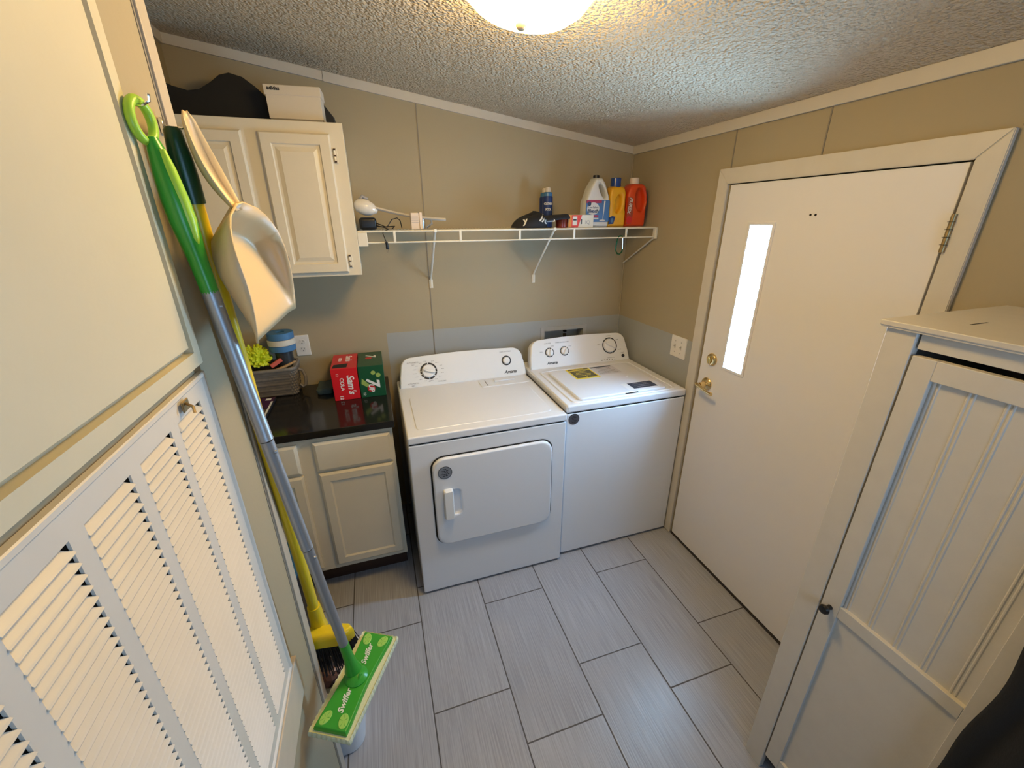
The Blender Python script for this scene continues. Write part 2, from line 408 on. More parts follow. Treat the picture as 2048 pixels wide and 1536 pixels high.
obj('trim_%d' % i, casing_piece([(DY0+0.0615, DZ+0.062), (DY0+0.0035, DZ), (DY1+.0005, DZ), (DY1-0.0575, DZ+0.062)]), WOODT, **S); i += 1
# dark threshold / weather strip at the door foot
obj('trim_%d' % i, box(B(), -0.006, 0.10, DY1, DY0, 0.0, 0.017), mat('threshold_dark', (0.03, 0.022, 0.018), 0.6), **S); i += 1
# jamb strips round the door slab (dark colour paints the shade in the gap)
bm = B()
box(bm, 0.0375, 0.095, DY0-0.02, DY0, 0.017, DZ); box(bm, 0.0375, 0.095, DY1, DY1+0.024, 0.017, DZ); box(bm, 0.0375, 0.095, DY1+.024, DY0-.02, DZ-0.02, DZ)
obj('trim_%d' % i, bm, MATS['threshold_dark'], **S); i += 1

# ---------------------------------------------------------------- exterior door (door_1)
wy0, wy1, wz0, wz1 = -0.9265, -1.0325, 1.108, 1.732      # slit window
TD = frame((0.05, (DY0+DY1)/2+0.0055, (0.018+DZ-0.004)/2), (0, -1, 0), (0, 0, 1))    # u=-y v=z w=-x
dw, dh = (DY0-DY1)-0.018, DZ-0.022
oc = ((DY0+DY1)/2+0.0055, (0.018+DZ-0.004)/2)
hole = [(oc[0]-wy0, wz0-oc[1]), (oc[0]-wy1, wz0-oc[1]), (oc[0]-wy1, wz1-oc[1]), (oc[0]-wy0, wz1-oc[1])]
rect = [(-dw/2, -dh/2), (dw/2, -dh/2), (dw/2, dh/2), (-dw/2, dh/2)]
dr = obj('door_1', plate(B(), rect, [(0, 0), (0.043, 0), (0.045, 0.001)], TD, holes=[hole]), DOORP, **S)
# slit frame, pane
bm = B(); T2 = TD @ Matrix.Translation((0, 0, 0.045))
hc = ((hole[0][0]+hole[1][0])/2, (hole[0][1]+hole[2][1])/2)
plate(bm, rrect(0.106+0.026, 0.624+0.026, 0.004, 2, *hc), [(-0.001, 0), (0.003, 0), (0.004, 0.002)], T2, holes=[[(hc[0]+sx*0.052, hc[1]+sz*0.311) for sx, sz in ((-1, -1), (1, -1), (1, 1), (-1, 1))]])
obj('window_frame', bm, DOORP, dr)
bm = B(); box(bm, 0.026, 0.030, wy1, wy0, wz0, wz1); obj('window_pane', bm, GLASS, dr)
# deadbolt
TW = lambda y, z, x=0.005: frame((x, y, z), (0, -1, 0), (0, 0, 1))
bm = B(); lathe(bm, [(0, 0), (0.031, 0), (0.031, 0.004), (0.027, 0.009), (0.018, 0.012), (0, 0.013)], T=TW(-0.853, 1.121))
db = obj('deadbolt', bm, BRASS, dr, smooth=True)
bm = B(); plate(bm, rrect(0.010, 0.034, 0.004, 4), [(0.011, 0), (0.026, 0), (0.028, 0.002)], TW(-0.853, 1.121) @ Matrix.Rotation(0.25, 4, 'Z')); obj('thumb_turn', bm, BRASS, db, angle=40)
# lever handle
bm = B(); lathe(bm, [(0, 0), (0.032, 0), (0.032, 0.004), (0.026, 0.011), (0.014, 0.016), (0.012, 0.045), (0, 0.046)], T=TW(-0.846, 0.992))
lv = obj('door_handle', bm, BRASS, dr, smooth=True)
bm = B(); tube(bm, [(-0.046, -0.828, 0.994), (-0.050, -0.846, 0.993), (-0.052, -0.868, 0.989), (-0.048, -0.893, 0.981), (-0.045, -0.918, 0.975), (-0.046, -0.935, 0.977)], [0.007, 0.011, 0.0085, 0.007, 0.0075, 0.009], 12)
obj('lever', bm, BRASS, lv, smooth=True)
bm = B()
for z0 in (1.668,):
    tube(bm, [(-0.006, DY1+0.004, z0), (-0.006, DY1+0.004, z0+0.098)], 0.0065, 10)
    box(bm, 0.010, 0.014, DY1-0.006, DY1+0.004, z0, z0+0.098)
    for k in range(1, 5): box(bm, -0.0135, 0.001, DY1-0.003, DY1+0.011, z0+k*0.0196-0.0006, z0+k*0.0196+0.0006, mi=1)
obj('hinge', bm, [OLDB, DARK], dr, angle=40, label='aged brass hinge near the top of the door')
bm = B()
for y in (-1.178, -1.197): obj('screw_hole', lathe(B(), [(0, 0), (0.0045, 0), (0.004, 0.0012), (0, 0.0015)], T=TW(y, 1.768), n=8), DARK, dr)
dr.location = (-0.011, -0.005, 0)

# ================================================================ CLOSET DOOR + GRILLE
pz0, pz1 = 1.541, 2.16
bm = B()
PT = frame((XW, -2.02, (pz0+pz1)/2), (0, 1, 0), (0, 0, 1))
PT = Matrix(((0, 0, 1, XW), (1, 0, 0, -1.96), (0, 1, 0, (pz0+pz1)/2), (0, 0, 0, 1)))     # u=y v=z w=x
pw, ph = 2*(1.96-1.593), pz1-pz0
nested(bm, pw, ph, [(0, 0.012), (0.002, 0.015), (0.0245, 0.015), (0.025, 0.0015), (0.0335, 0.0015), (0.034, 0.012), (0.036, 0.014)], PT, back=0.0)
obj('door_2', bm, CLOS, **S)
# grille
g = thing('return_air_grille', (XW, -1.95, GZ0), 'white stamped metal return air grille with slanted louvers low on the closet wall', 'air grille')
bm = B()
gy0, gy1, gz0, gz1 = -2.30, -1.587, 0.787, 1.526
cols = []
for k in range(6):
    r_ = -1.628-0.1117*k; cols.append((r_-0.0885, r_))
ztop, npitch, pitch = 1.4885, 47, 0.01412
zbot = ztop-npitch*pitch
fx0, fx1 = XW+0.004, XW+0.007
# sheet
box(bm, fx0, fx1, gy0, gy1, ztop, gz1-0.004); box(bm, fx0, fx1, gy0, gy1, gz0+0.004, zbot)
box(bm, fx0, fx1, cols[0][1], gy1, zbot, ztop)
for a, b_ in zip(cols, cols[1:]): box(bm, fx0, fx1, b_[1], a[0], zbot, ztop)
box(bm, fx0, fx1, gy0, cols[-1][0], zbot, ztop)
fr_ = obj('faceplate', bm, GRIL, g)
bm = B()
GT = Matrix(((0, 0, 1, XW), (1, 0, 0, (gy0+gy1)/2), (0, 1, 0, (gz0+gz1)/2), (0, 0, 0, 1)))
hw, hh = gy1-gy0, gz1-gz0
plate(bm, [(-hw/2, -hh/2), (hw/2, -hh/2), (hw/2, hh/2), (-hw/2, hh/2)], [(0.001, 0), (0.009, 0), (0.0105, 0.001), (0.0105, 0.009), (0.0065, 0.012)], GT, holes=[[(-hw/2+.016, -hh/2+.016), (hw/2-.016, -hh/2+.016), (hw/2-.016, hh/2-.016), (-hw/2+.016, hh/2-.016)]], cap0=False, cap1=False)
bm.free(); bm = B()
nestr = [(0, 0.001), (0, 0.009), (0.0015, 0.0105), (0.007, 0.0105), (0.011, 0.0068), (0.014, 0.0068)]
rings = []
for ins, d in nestr:
    rings.append([bm.verts.new((XW+d, y, z)) for y, z in ((gy0+ins, gz0+ins), (gy1-ins, gz0+ins), (gy1-ins, gz1-ins), (gy0+ins, gz1-ins))])
for A, D in zip(rings, rings[1:]):
    for k in range(4): bm.faces.new((A[k], A[(k+1) % 4], D[(k+1) % 4], D[k]))
obj('border_frame', bm, GRIL, g)
bm = B()
for c0, c1 in cols:
    for k in range(npitch):
        zb = ztop-(k+1)*pitch
        p = [(fx1+0.0018, zb+0.0006, 0), (fx1+0.0004, zb+0.0022, 0), (fx1-0.0150, zb+pitch+0.0030, 1), (fx1-0.0156, zb+pitch+0.0020, 1), (fx1-0.0004, zb-0.0004, 0), (fx1+0.0014, zb-0.0004, 0)]
        a = [bm.verts.new((x, c0-0.0005+q*0.004, z)) for x, z, q in p]; b_ = [bm.verts.new((x, c1+0.0002-q*0.0115, z)) for x, z, q in p]
        bm.faces.new(a); bm.faces.new(b_)
        for q in range(6): bm.faces.new((a[q], a[(q+1) % 6], b_[(q+1) % 6], b_[q]))
obj('louvers', bm, GRIL, g)
obj('dark_cavity_backing', box(B(), XW-0.065, XW-0.045, GY0+.002, GY1-.002, GZ0+.002, GZ1-.002), DARK, g)  # near-black slab paints the shade of the closet interior behind the louvers
bm = B(); box(bm, XW+0.0105, XW+0.013, -1.700, -1.678, 1.497, 1.514, 0.001, 1); tube(bm, [(XW+0.013, -1.690, 1.509), (XW+0.024, -1.697, 1.505), (XW+0.026, -1.702, 1.497)], 0.0022, 6)
obj('latch', bm, OLDB, g)
# ledge board under the grille
solo('ledge_board', box(B(), XW, XW+0.012, -2.36, -1.556, 0.667, 0.783, 0.002, 2), mat('raw_beige_board', (0.62, 0.52, 0.40), 0.55, bump=0.2, bscale=50, var=0.06, vscale=30), (XW, -1.95, 0.667), 'beige painted trim board fixed under the louvered air grille', 'trim board')

# ================================================================ CEILING LAMP
lx, ly = -1.105, -1.235
TL = Matrix.Translation((lx, ly, cz(lx))) @ Matrix.Rotation(math.atan(0.142), 4, 'Y')
lamp = thing('ceiling_lamp', None, 'round frosted glass dome light glowing on the textured ceiling', 'ceiling light', M=TL)
bm = B(); lathe(bm, [(0, 0), (0.150, 0), (0.152, -0.018), (0.146, -0.024), (0, -0.024)], n=40); obj('base_plate', bm, WPL, lamp, smooth=True, local=True)
FROST = mat('frosted_lit_glass', (0.9, 0.85, 0.75), 0.3, emit=((1.0, 0.645, 0.21), LAMP_E))
bm = B(); R_ = 0.165
lathe(bm, [(R_, -0.024), (R_+0.001, -0.030), (R_*0.97, -0.047), (R_*0.88, -0.070), (R_*0.72, -0.090), (R_*0.5, -0.104), (R_*0.25, -0.112), (0, -0.114)], n=48)
obj('glass_dome', bm, FROST, lamp, smooth=True, local=True)
bm = B(); lathe(bm, [(0, -0.112), (0.008, -0.113), (0.013, -0.118), (0.013, -0.124), (0.008, -0.130), (0, -0.132)], n=16); obj('finial', bm, mat('finial_beige', (0.62, 0.5, 0.36), 0.3, metal=0.3), lamp, smooth=True, local=True)

# ================================================================ DRYER
def console(parent, x0, x1, yb, z0, hgt, name):
    """rounded back-leaning control console"""
    t = math.radians(24); n_ = Vector((0, -math.cos(t), math.sin(t)))
    T = frame(((x0+x1)/2, yb, z0), (1, 0, 0), (0, math.sin(t), math.cos(t)))   # w = u x v
    if T.col[2].xyz.dot(n_) < 0: pass
    wd = (x1-x0)
    out = [(-wd/2, 0), (wd/2, 0), (wd/2-0.004, hgt*0.35)]
    cx_, r_ = wd/2-0.014, 0.062
    for k in range(9):
        a = k/8*PI/2; out.append((cx_-r_+r_*math.cos(a), hgt-r_*0.95+r_*0.95*math.sin(a)))
    for k in range(1, 12):
        s = k/12; out.append(((cx_-r_)*(1-2*s), hgt+0.008*math.sin(PI*s)))
    for k in range(9):
        a = PI/2+k/8*PI/2; out.append((-(cx_-r_)+r_*math.cos(a), hgt-r_*0.95+r_*0.95*math.sin(a)))
    out.append((-wd/2+0.004, hgt*0.35))
    bm = B(); plate(bm, out, [(-0.062, 0.004), (-0.050, 0), (-0.012, 0), (-0.004, 0.003), (0, 0.010)], T)
    return obj('control_console', bm, APPC, parent, angle=50), T
def ring_arc(bm, T, cx, cy, r0, r1, a0, a1, w0=0.0002, w1=0.0012, mi=0):
    n = max(3, int((a1-a0)/0.12)); pts = []
    o = [(cx+r1*math.cos(a0+(a1-a0)*k/n), cy+r1*math.sin(a0+(a1-a0)*k/n)) for k in range(n+1)]
    i_ = [(cx+r0*math.cos(a0+(a1-a0)*k/n), cy+r0*math.sin(a0+(a1-a0)*k/n)) for k in range(n+1)]
    for k in range(n):
        q = [o[k], o[k+1], i_[k+1], i_[k]]
        a = [bm.verts.new(T @ Vector((p[0], p[1], w1))) for p in q]; f = bm.faces.new(a); f.material_index = mi
def knob(con, T, cx, cy, r, ang, ringr, segs, name='control_knob'):
    bm = B(); lathe(bm, [(r, 0), (r, 0.006), (r*0.93, 0.010), (0, 0.011)], T=T @ Matrix.Translation((cx, cy, 0)), n=32)
    kn = obj(name, bm, APPK, con, smooth=True)
    bm = B(); TT = T @ Matrix.Translation((cx, cy, 0.010)) @ Matrix.Rotation(ang, 4, 'Z')
    out = [(-r*0.97, 0), (-r*0.6, r*0.20), (0, r*0.20), (r*0.7, r*0.13), (r*0.97, 0), (r*0.7, -r*0.13), (0, -r*0.20), (-r*0.6, -r*0.20)]
    plate(bm, out, [(0, -0.001), (r*0.30, 0.001), (r*0.38, 0.003)], TT); obj('grip_ridge', bm, APPK, kn, angle=50)
    bm = B()
    for a0, a1 in segs: ring_arc(bm, T, cx, cy, r*1.06, ringr, math.radians(a0), math.radians(a1))
    obj('scale_ring', bm, BLK, con)
    return kn
def lines_text(bm, T, cx, cy, w_, n, h, gap, mi=0):
    for k in range(n):
        ww = w_*(0.6+0.4*random.random())
        x = cx-ww/2
        while x < cx+ww/2:
            l_ = random.uniform(0.004, 0.011); l_ = min(l_, cx+ww/2-x)
            if l_ > 0.001:
                a = [bm.verts.new(T @ Vector(p)) for p in ((x, cy-k*gap, 0.0009), (x+l_, cy-k*gap, 0.0009), (x+l_, cy-k*gap+h, 0.0009), (x, cy-k*gap+h, 0.0009))]
                f = bm.faces.new(a); f.material_index = mi
            x += l_+0.002
dx0, dx1, dyf = -1.469, -0.7245, -0.767
d = thing('clothes_dryer', ((dx0+dx1)/2, -0.41, 0), 'white front-loading clothes dryer beside the black-topped base cabinet', 'dryer')
bm = B(); box(bm, dx0+.001, dx1-.001, dyf+.001, -0.06, 0.012, 0.856, 0.006, 3)
bd = obj('body', bm, APPL, d, angle=40)
for x in (dx0+.06, dx1-.06):
    for y in (dyf+.06, -0.12): obj('leveling_foot', lathe(B(), [(0.018, 0), (0.018, 0.02)], c=(x, y, 0), n=12), DARK, d)
bm = B(); box(bm, dx0, dx1, dyf-0.002, -0.06, 0.862, 0.899, 0.008, 4); tp = obj('top_panel', bm, APPL, d, angle=40)
bm = B(); box(bm, dx0+.008, dx1-.008, dyf+.006, -0.07, 0.855, 0.863); obj('seam_shadow_gap', bm, DARK, bd)
bm = B(); TT = frame((-1.0985, -0.522, 0.899), (1, 0, 0), (0, 1, 0))
plate(bm, rrect(0.65, 0.39, 0.03, 5), [(-0.001, 0), (0.0015, 0.003), (0.002, 0.006)], TT)
obj('raised_work_surface', bm, APPL, tp, angle=20)
bm = B(); TT = frame((-0.885, -0.268, 0.899), (1, 0, 0), (0, 1, 0))
plate(bm, rrect(0.285, 0.098, 0.014, 5), [(-0.001, 0), (0.002, 0.002), (0.003, 0.004)], TT)
lt = obj('lint_screen_lid', bm, APPL, tp, angle=20)
bm = B(); box(bm, -0.992, -0.989, -0.305, -0.228, 0.9, 0.9026, mi=1); box(bm, -0.94, -0.82, -0.262, -0.228, 0.9015, 0.908, 0.003, 2)
obj('lid_grip', bm, [APPL, DARK], lt)
con, T = console(d, dx0+0.012, dx1+0.004, -0.200, 0.897, 0.172, 'dryer')
xc_ = (dx0+dx1)/2+0.008
knob(con, T, -1.293-xc_, 0.086, 0.036, -0.35, 0.047, [(95, 175), (178, 196), (203, 222), (232, 268), (275, 312), (322, 350), (352, 372), (375, 448)])
bm = B()
rings_ = [(0.030, 0), (0.030, 0.004)]
ring_arc(bm, T, -0.838-xc_, 0.098, 0.022, 0.029, 0, 2*PI); obj('button_ring', bm, BLK, con)
bm = B(); lathe(bm, [(0.021, 0), (0.021, 0.006), (0.017, 0.011), (0, 0.0125)], T=T @ Matrix.Translation((-0.838-xc_, 0.098, 0)), n=24); obj('start_button', bm, APPK, con, smooth=True)
bm = B(); text_mesh(bm, 'Amana', 0.026, T @ Matrix.Translation((-0.822-xc_, 0.030, 0.0006)), shear=0.35, sx=1.0, bold=0.0006)
obj('brand_lettering', bm, BLK, con)
bm = B(); TX = lambda x, y: T @ Matrix.Translation((x-xc_, y, 0.0006))
txt(con, GRYP, 'PUSH TO START', 0.0095, TX(-0.838, 0.150)); txt(con, GRYP, 'AUTOMATIC', 0.011, TX(-1.375, 0.140)); txt(con, GRYP, 'DRY', 0.009, TX(-1.375, 0.127))
txt(con, GRYP, 'AUTOMATIC', 0.011, TX(-1.385, 0.024)); txt(con, GRYP, 'DRY', 0.009, TX(-1.385, 0.012)); txt(con, GRYP, 'TIMED DRY', 0.009, TX(-1.225, 0.022)); txt(con, GRYP, 'OFF', 0.008, TX(-1.293, 0.028))
for a in range(100, 450, 22):
    r_ = 0.068; a_ = math.radians(a); lines_text(bm, TX(-1.293+r_*math.cos(a_)*1.15, 0.086+r_*0.82*math.sin(a_)), 0, 0, 0.022, 1, 0.0022, 0.005)
obj('printed_labels', bm, GRYP, con)
# dryer door
TDR = frame((-1.0895, dyf, 0.541), (1, 0, 0), (0, 0, 1))    # w = -y
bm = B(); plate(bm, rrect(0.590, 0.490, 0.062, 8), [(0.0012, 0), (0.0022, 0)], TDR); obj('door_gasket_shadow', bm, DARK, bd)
bm = B()
plate(bm, rrect(0.576, 0.476, 0.056, 8), [(0.002, 0), (0.012, 0), (0.017, 0.003), (0.019, 0.008)], TDR, holes=[rrect(0.050, 0.135, 0.02, 5, -0.193, -0.002)])
dd = obj('door', bm, APPL, d, angle=50)
bm = B(); plate(bm, rrect(0.068, 0.153, 0.024, 5, -0.193, -0.002), [(0.0195, 0), (0.012, 0.004), (0.006, 0.012), (0.0055, 0.02)], TDR, cap0=False); obj('finger_recess', bm, APPL, dd, angle=60)
bm = B(); plate(bm, rrect(0.046, 0.160, 0.010, 4, -0.226, 0.0), [(0.012, 0), (0.036, 0.001), (0.042, 0.005)], TDR); obj('handle', bm, APPK, dd, angle=50)
for z in (0.150, -0.10):
    bm = B(); box(bm, 0.279, 0.290, z-0.030, z+0.030, 0.002, 0.012, 0.002, 2, T=TDR)
    for q in (-0.02, 0, 0.02): lathe(bm, [(0.0035, 0.012), (0.0035, 0.014), (0, 0.0145)], T=TDR @ Matrix.Translation((0.2845, z+q, 0)), n=10)
    obj('hinge', bm, CHROME, dd, angle=40)
SILV = mat('silver_medallion', (0.30, 0.32, 0.36), 0.4, metal=0.6); SILD = mat('dark_medallion', (0.10, 0.10, 0.12), 0.4, metal=0.5)
def medallion(parent, T, m, r):
    bm = B(); lathe(bm, [(0, 0), (r, 0), (r, 0.001), (r*0.97, 0.0014), (0, 0.0014)], T=T, n=32)
    ring_arc(bm, T, 0, 0, r*0.93, r, 0, 2*PI, w1=0.0016, mi=1)
    for k, ww in enumerate((0.7, 1.25, 1.0, 1.35, 0.8)):
        lines_text(bm, T @ Matrix.Translation((0, 0, 0.0008)), 0, r*0.5-k*r*0.27, r*ww, 1, r*0.12, 0, mi=1)
    return obj('round_sticker', bm, [m, BLK], parent)
medallion(dd, TDR @ Matrix.Translation((-0.233, 0.168, 0.019)), SILV, 0.032)

# ================================================================ WASHER
wx0, wx1, wyf = -0.712, -0.0215, -0.738
wa = thing('washing_machine', ((wx0+wx1)/2, -0.4, 0), 'white top-loading washing machine between the dryer and the exterior door', 'washing machine')
bm = B(); box(bm, wx0+.001, wx1-.001, wyf+.001, -0.05, 0.015, 0.878, 0.006, 3); wb = obj('body', bm, APPL, wa, angle=40)
for x in (wx0+.06, wx1-.06):
    for y in (wyf+.06, -0.12): obj('leveling_foot', lathe(B(), [(0.018, 0), (0.018, 0.02)], c=(x, y, 0), n=12), DARK, wa)
bm = B(); box(bm, wx0, wx1, wyf-0.002, -0.05, 0.884, 0.924, 0.010, 4); wt = obj('top_deck', bm, APPL, wa, angle=40)
bm = B(); box(bm, wx0+.008, wx1-.008, wyf+.006, -0.06, 0.876, 0.886); obj('seam_shadow_gap', bm, DARK, wb)
bm = B(); TT = frame((-0.367, -0.483, 0.924), (1, 0, 0), (0, 1, 0))
rim_o = rrect(0.61, 0.475, 0.035, 6); rim_i = rrect(0.575, 0.44, 0.028, 6)
plate(bm, rim_o, [(-0.001, 0), (0.003, 0.003), (0.004, 0.006)], TT, holes=[rim_i], cap0=False); obj('lid_surround', bm, APPL, wt, angle=20)
bm = B(); TT = frame((-0.372, -0.497, 0.924), (1, 0, 0), (0, 1, 0))
plate(bm, rrect(0.515, 0.412, 0.022, 6), [(0.0, 0), (0.007, 0), (0.011, 0.004), (0.012, 0.008)], TT); lid = obj('lid', bm, APPL, wa, angle=30)
bm = B(); box(bm, -0.37, -0.295, -0.7045, -0.700, 0.926, 0.9315); obj('lid_finger_slot', bm, DARK, lid)
bm = B(); lathe(bm, [(0.006, 0), (0.005, 0.003), (0, 0.004)], c=(-0.235, -0.50, 0.936), n=12); obj('bumper', bm, APPK, lid, smooth=True)
# stickers on the lid
YEL = mat('warning_yellow', (0.80, 0.62, 0.05), 0.45); OLIV = mat('sticker_olive', (0.10, 0.09, 0.035), 0.45); NAVY = mat('sticker_navy', (0.03, 0.04, 0.07), 0.4)
TLD = frame((0, 0, 0.9362), (1, 0, 0), (0, 1, 0))
bm = B()
def rq(bm, x0, x1, y0, y1, z, mi): return quad(bm, [TLD @ Vector(p) for p in ((x0, y0, z), (x1, y0, z), (x1, y1, z), (x0, y1, z))], mi)
box(bm, -0.522, -0.376, -0.462, -0.300, 0.9361, 0.9366)
rq(bm, -0.512, -0.385, -0.325, -0.306, 0.0006, 1); rq(bm, -0.512, -0.385, -0.447, -0.335, 0.0006, 1)
TX = lambda x, y: TLD @ Matrix.Translation((x, y, 0.0008))
text_mesh(bm, 'WARNING', 0.015, TX(-0.448, -0.316), mi=0); 
for k in range(4): lines_text(bm, TLD, -0.45, -0.352-k*0.022, 0.10, 1, 0.006, 0)
quad(bm, [TLD @ Vector(p) for p in ((-0.45, -0.446, 0.0008), (-0.446, -0.446, 0.0008), (-0.446, -0.415, 0.0008), (-0.45, -0.415, 0.0008))], 0)
obj('warning_sticker', bm, [YEL, OLIV], lid, label='yellow and black warning sticker')
bm = B(); box(bm, -0.372, -0.222, -0.44, -0.303, 0.9361, 0.9365)
rq(bm, -0.368, -0.232, -0.325, -0.308, 0.0005, 2); lines_text(bm, TLD, -0.295, -0.345, 0.10, 1, 0.009, 0, 1)
for k in range(4): lines_text(bm, TLD, -0.295, -0.365-k*0.018, 0.13, 1, 0.006, 0, 1)
obj('care_sticker', bm, [mat('sticker_pale', (0.62, 0.62, 0.68), 0.45), GRYP, NAVY], lid)
bm = B(); box(bm, -0.335, -0.150, -0.686, -0.596, 0.9361, 0.9365); rq(bm, -0.300, -0.156, -0.676, -0.602, 0.0005, 1)
for k in range(3): lines_text(bm, TLD, -0.23, -0.62-k*0.02, 0.12, 1, 0.006, 0, 2)
obj('energy_sticker', bm, [APPK, NAVY, GRYP], lid, label='dark navy sticker with white border')
con, T = console(wa, wx0+0.012, wx1-0.004, -0.212, 0.922, 0.180, 'washer')
xc_ = (wx0+wx1)/2+0.004
sg = [(60, 85), (95, 118), (-35, 50), (130, 215), (225, 310)]
knob(con, T, -0.568-xc_, 0.098, 0.0225, 1.35, 0.029, sg); knob(con, T, -0.470-xc_, 0.098, 0.0225, 0.95, 0.029, sg)
knob(con, T, -0.158-xc_, 0.102, 0.042, -0.55, 0.0515, [(75, 120), (124, 150), (154, 235), (240, 285), (289, 330), (334, 400), (405, 430)])
bm = B(); lathe(bm, [(0.0105, 0), (0.0105, 0.003), (0, 0.004)], T=T @ Matrix.Translation((-0.073-xc_, 0.030, 0)), n=20); obj('start_button', bm, BLK, con, smooth=True)
bm = B(); text_mesh(bm, 'Amana', 0.024, T @ Matrix.Translation((-0.560-xc_, 0.034, 0.0006)), shear=0.35, bold=0.0006); obj('brand_lettering', bm, BLK, con)
bm = B(); TX = lambda x, y: T @ Matrix.Translation((x-xc_, y, 0.0006))
txt(con, GRYP, 'LOAD SIZE', 0.009, TX(-0.575, 0.153)); txt(con, GRYP, 'WASH TEMPERATURE', 0.009, TX(-0.478, 0.153)); txt(con, GRYP, 'COLD', 0.007, TX(-0.43, 0.125)); txt(con, GRYP, 'LARGE', 0.007, TX(-0.545, 0.135))
txt(con, GRYP, 'SMALL', 0.007, TX(-0.62, 0.105)); txt(con, GRYP, 'NORMAL', 0.008, TX(-0.158, 0.163)); txt(con, GRYP, 'START', 0.008, TX(-0.073, 0.050)); txt(con, GRYP, 'HEAVY', 0.007, TX(-0.232, 0.115))
for k in range(6):
    x = -0.225+k*0.018; lines_text(bm, TX(x, 0.012), 0, 0, 0.010, 1, 0.004, 0, 1)
obj('indicator_lights', bm, [GRYP, BLK], con); bm = B()
bm.free()
for a, b_, w_ in ((-0.16, 0.024, 0.05), (-0.1, 0.135, 0.02), (-0.09, 0.07, 0.03)):
    bm = B(); lines_text(bm, TX(a, b_), 0, 0, w_, 1, 0.003, 0); obj('printed_label', bm, GRYP, con)
medallion(wb, frame((-0.672, wyf+.001, 0.848), (1, 0, 0), (0, 0, 1)), SILD, 0.029)

# ================================================================ CABINETS
def door_panel(parent, x0, x1, z0, z1, y, steps, name='door', m=CABW, thick=0.018):
    T = frame(((x0+x1)/2, y, (z0+z1)/2), (1, 0, 0), (0, 0, 1))
    bm = B(); nested(bm, x1-x0, z1-z0, steps, T, back=0.0005); return obj(name, bm, m, parent)
RAISED = [(0, 0.010), (0.006, 0.018), (0.040, 0.018), (0.044, 0.011), (0.052, 0.011), (0.066, 0.016), (0.068, 0.017)]
SHAKER = [(0, 0.011), (0.010, 0.018), (0.043, 0.018), (0.050, 0.011), (0.053, 0.011)]
SLAB = [(0, 0.010), (0.012, 0.018), (0.014, 0.018)]
bc = thing('base_cabinet', (-1.87, -0.3, 0), 'white base cabinet with drawers under the glossy black countertop', 'cabinet')
bm = B(); box(bm, XR+.004, -1.528, -0.56, -0.004, 0.13, 0.878); obj('carcass', bm, CABW, bc)
bm = B(); box(bm, XR+.004, -1.524, -0.580, -0.560, 0.128, 0.878, 0.0015, 1); obj('face_frame', bm, CABW, bc)
bm = B(); box(bm, XR+.004, -1.53, -0.505, -0.02, 0.0, 0.13); lathe(bm, [(0.006, 0), (0.005, 0.003), (0, 0.004)], T=frame((-1.86, -0.505, 0.06), (1, 0, 0), (0, 0, 1)), n=10); obj('toe_kick', bm, TOEK, bc)
door_panel(bc, -1.868, -1.537, 0.704, 0.852, -0.58, SLAB, 'drawer_front'); door_panel(bc, -2.19, -1.930, 0.704, 0.852, -0.58, SLAB, 'drawer_front')
door_panel(bc, -1.866, -1.537, 0.156, 0.692, -0.58, SHAKER, 'door'); door_panel(bc, -2.19, -1.928, 0.156, 0.692, -0.58, SHAKER, 'door')
bm = B(); box(bm, XR+.003, -1.512, -0.606, -0.002, 0.879, 0.914, 0.003, 2)
solo('countertop', bm, COUNT, (-1.87, -0.3, 0.879), 'glossy black laminate countertop lying on the white base cabinet', 'countertop')
uc = thing('wall_cabinet', (-1.89, -0.16, 1.53), 'white wall cabinet with raised panel doors left of the wire shelf', 'cabinet')
bm = B(); box(bm, XR+.004, -1.574, -0.301, -0.004, 1.53, 2.122); obj('carcass', bm, CABW, uc)
bm = B(); box(bm, XR+.004, -1.569, -0.320, -0.301, 1.528, 2.124, 0.0015, 1); obj('face_frame', bm, CABW, uc)
dR = door_panel(uc, -1.880, -1.622, 1.543, 2.082, -0.32, RAISED); door_panel(uc, -2.205, -1.936, 1.543, 2.082, -0.32, RAISED)
bm = B(); lathe(bm, [(0.008, 0), (0.006, 0.008), (0.012, 0.014), (0.013, 0.020), (0.008, 0.025), (0, 0.026)], T=frame((-1.862, -0.337, 1.612), (1, 0, 0), (0, 0, 1)), n=16); obj('knob', bm, mat('dark_wood_knob', (0.14, 0.08, 0.04), 0.35), dR, smooth=True)
for z in (2.005, 1.590):
    bm = B(); box(bm, -1.612, -1.602, -0.3245, -0.319, z-0.028, z+0.028, 0.001, 1); tube(bm, [(-1.613, -0.325, z-0.02), (-1.613, -0.325, z+0.02)], 0.004, 8)
    for q in (-0.022, 0.0, 0.023): box(bm, -1.616, -1.607, -0.3305, -0.324, z+q-0.002, z+q+0.003, mi=1)
    obj('hinge', bm, [CABW, TOEK], uc)
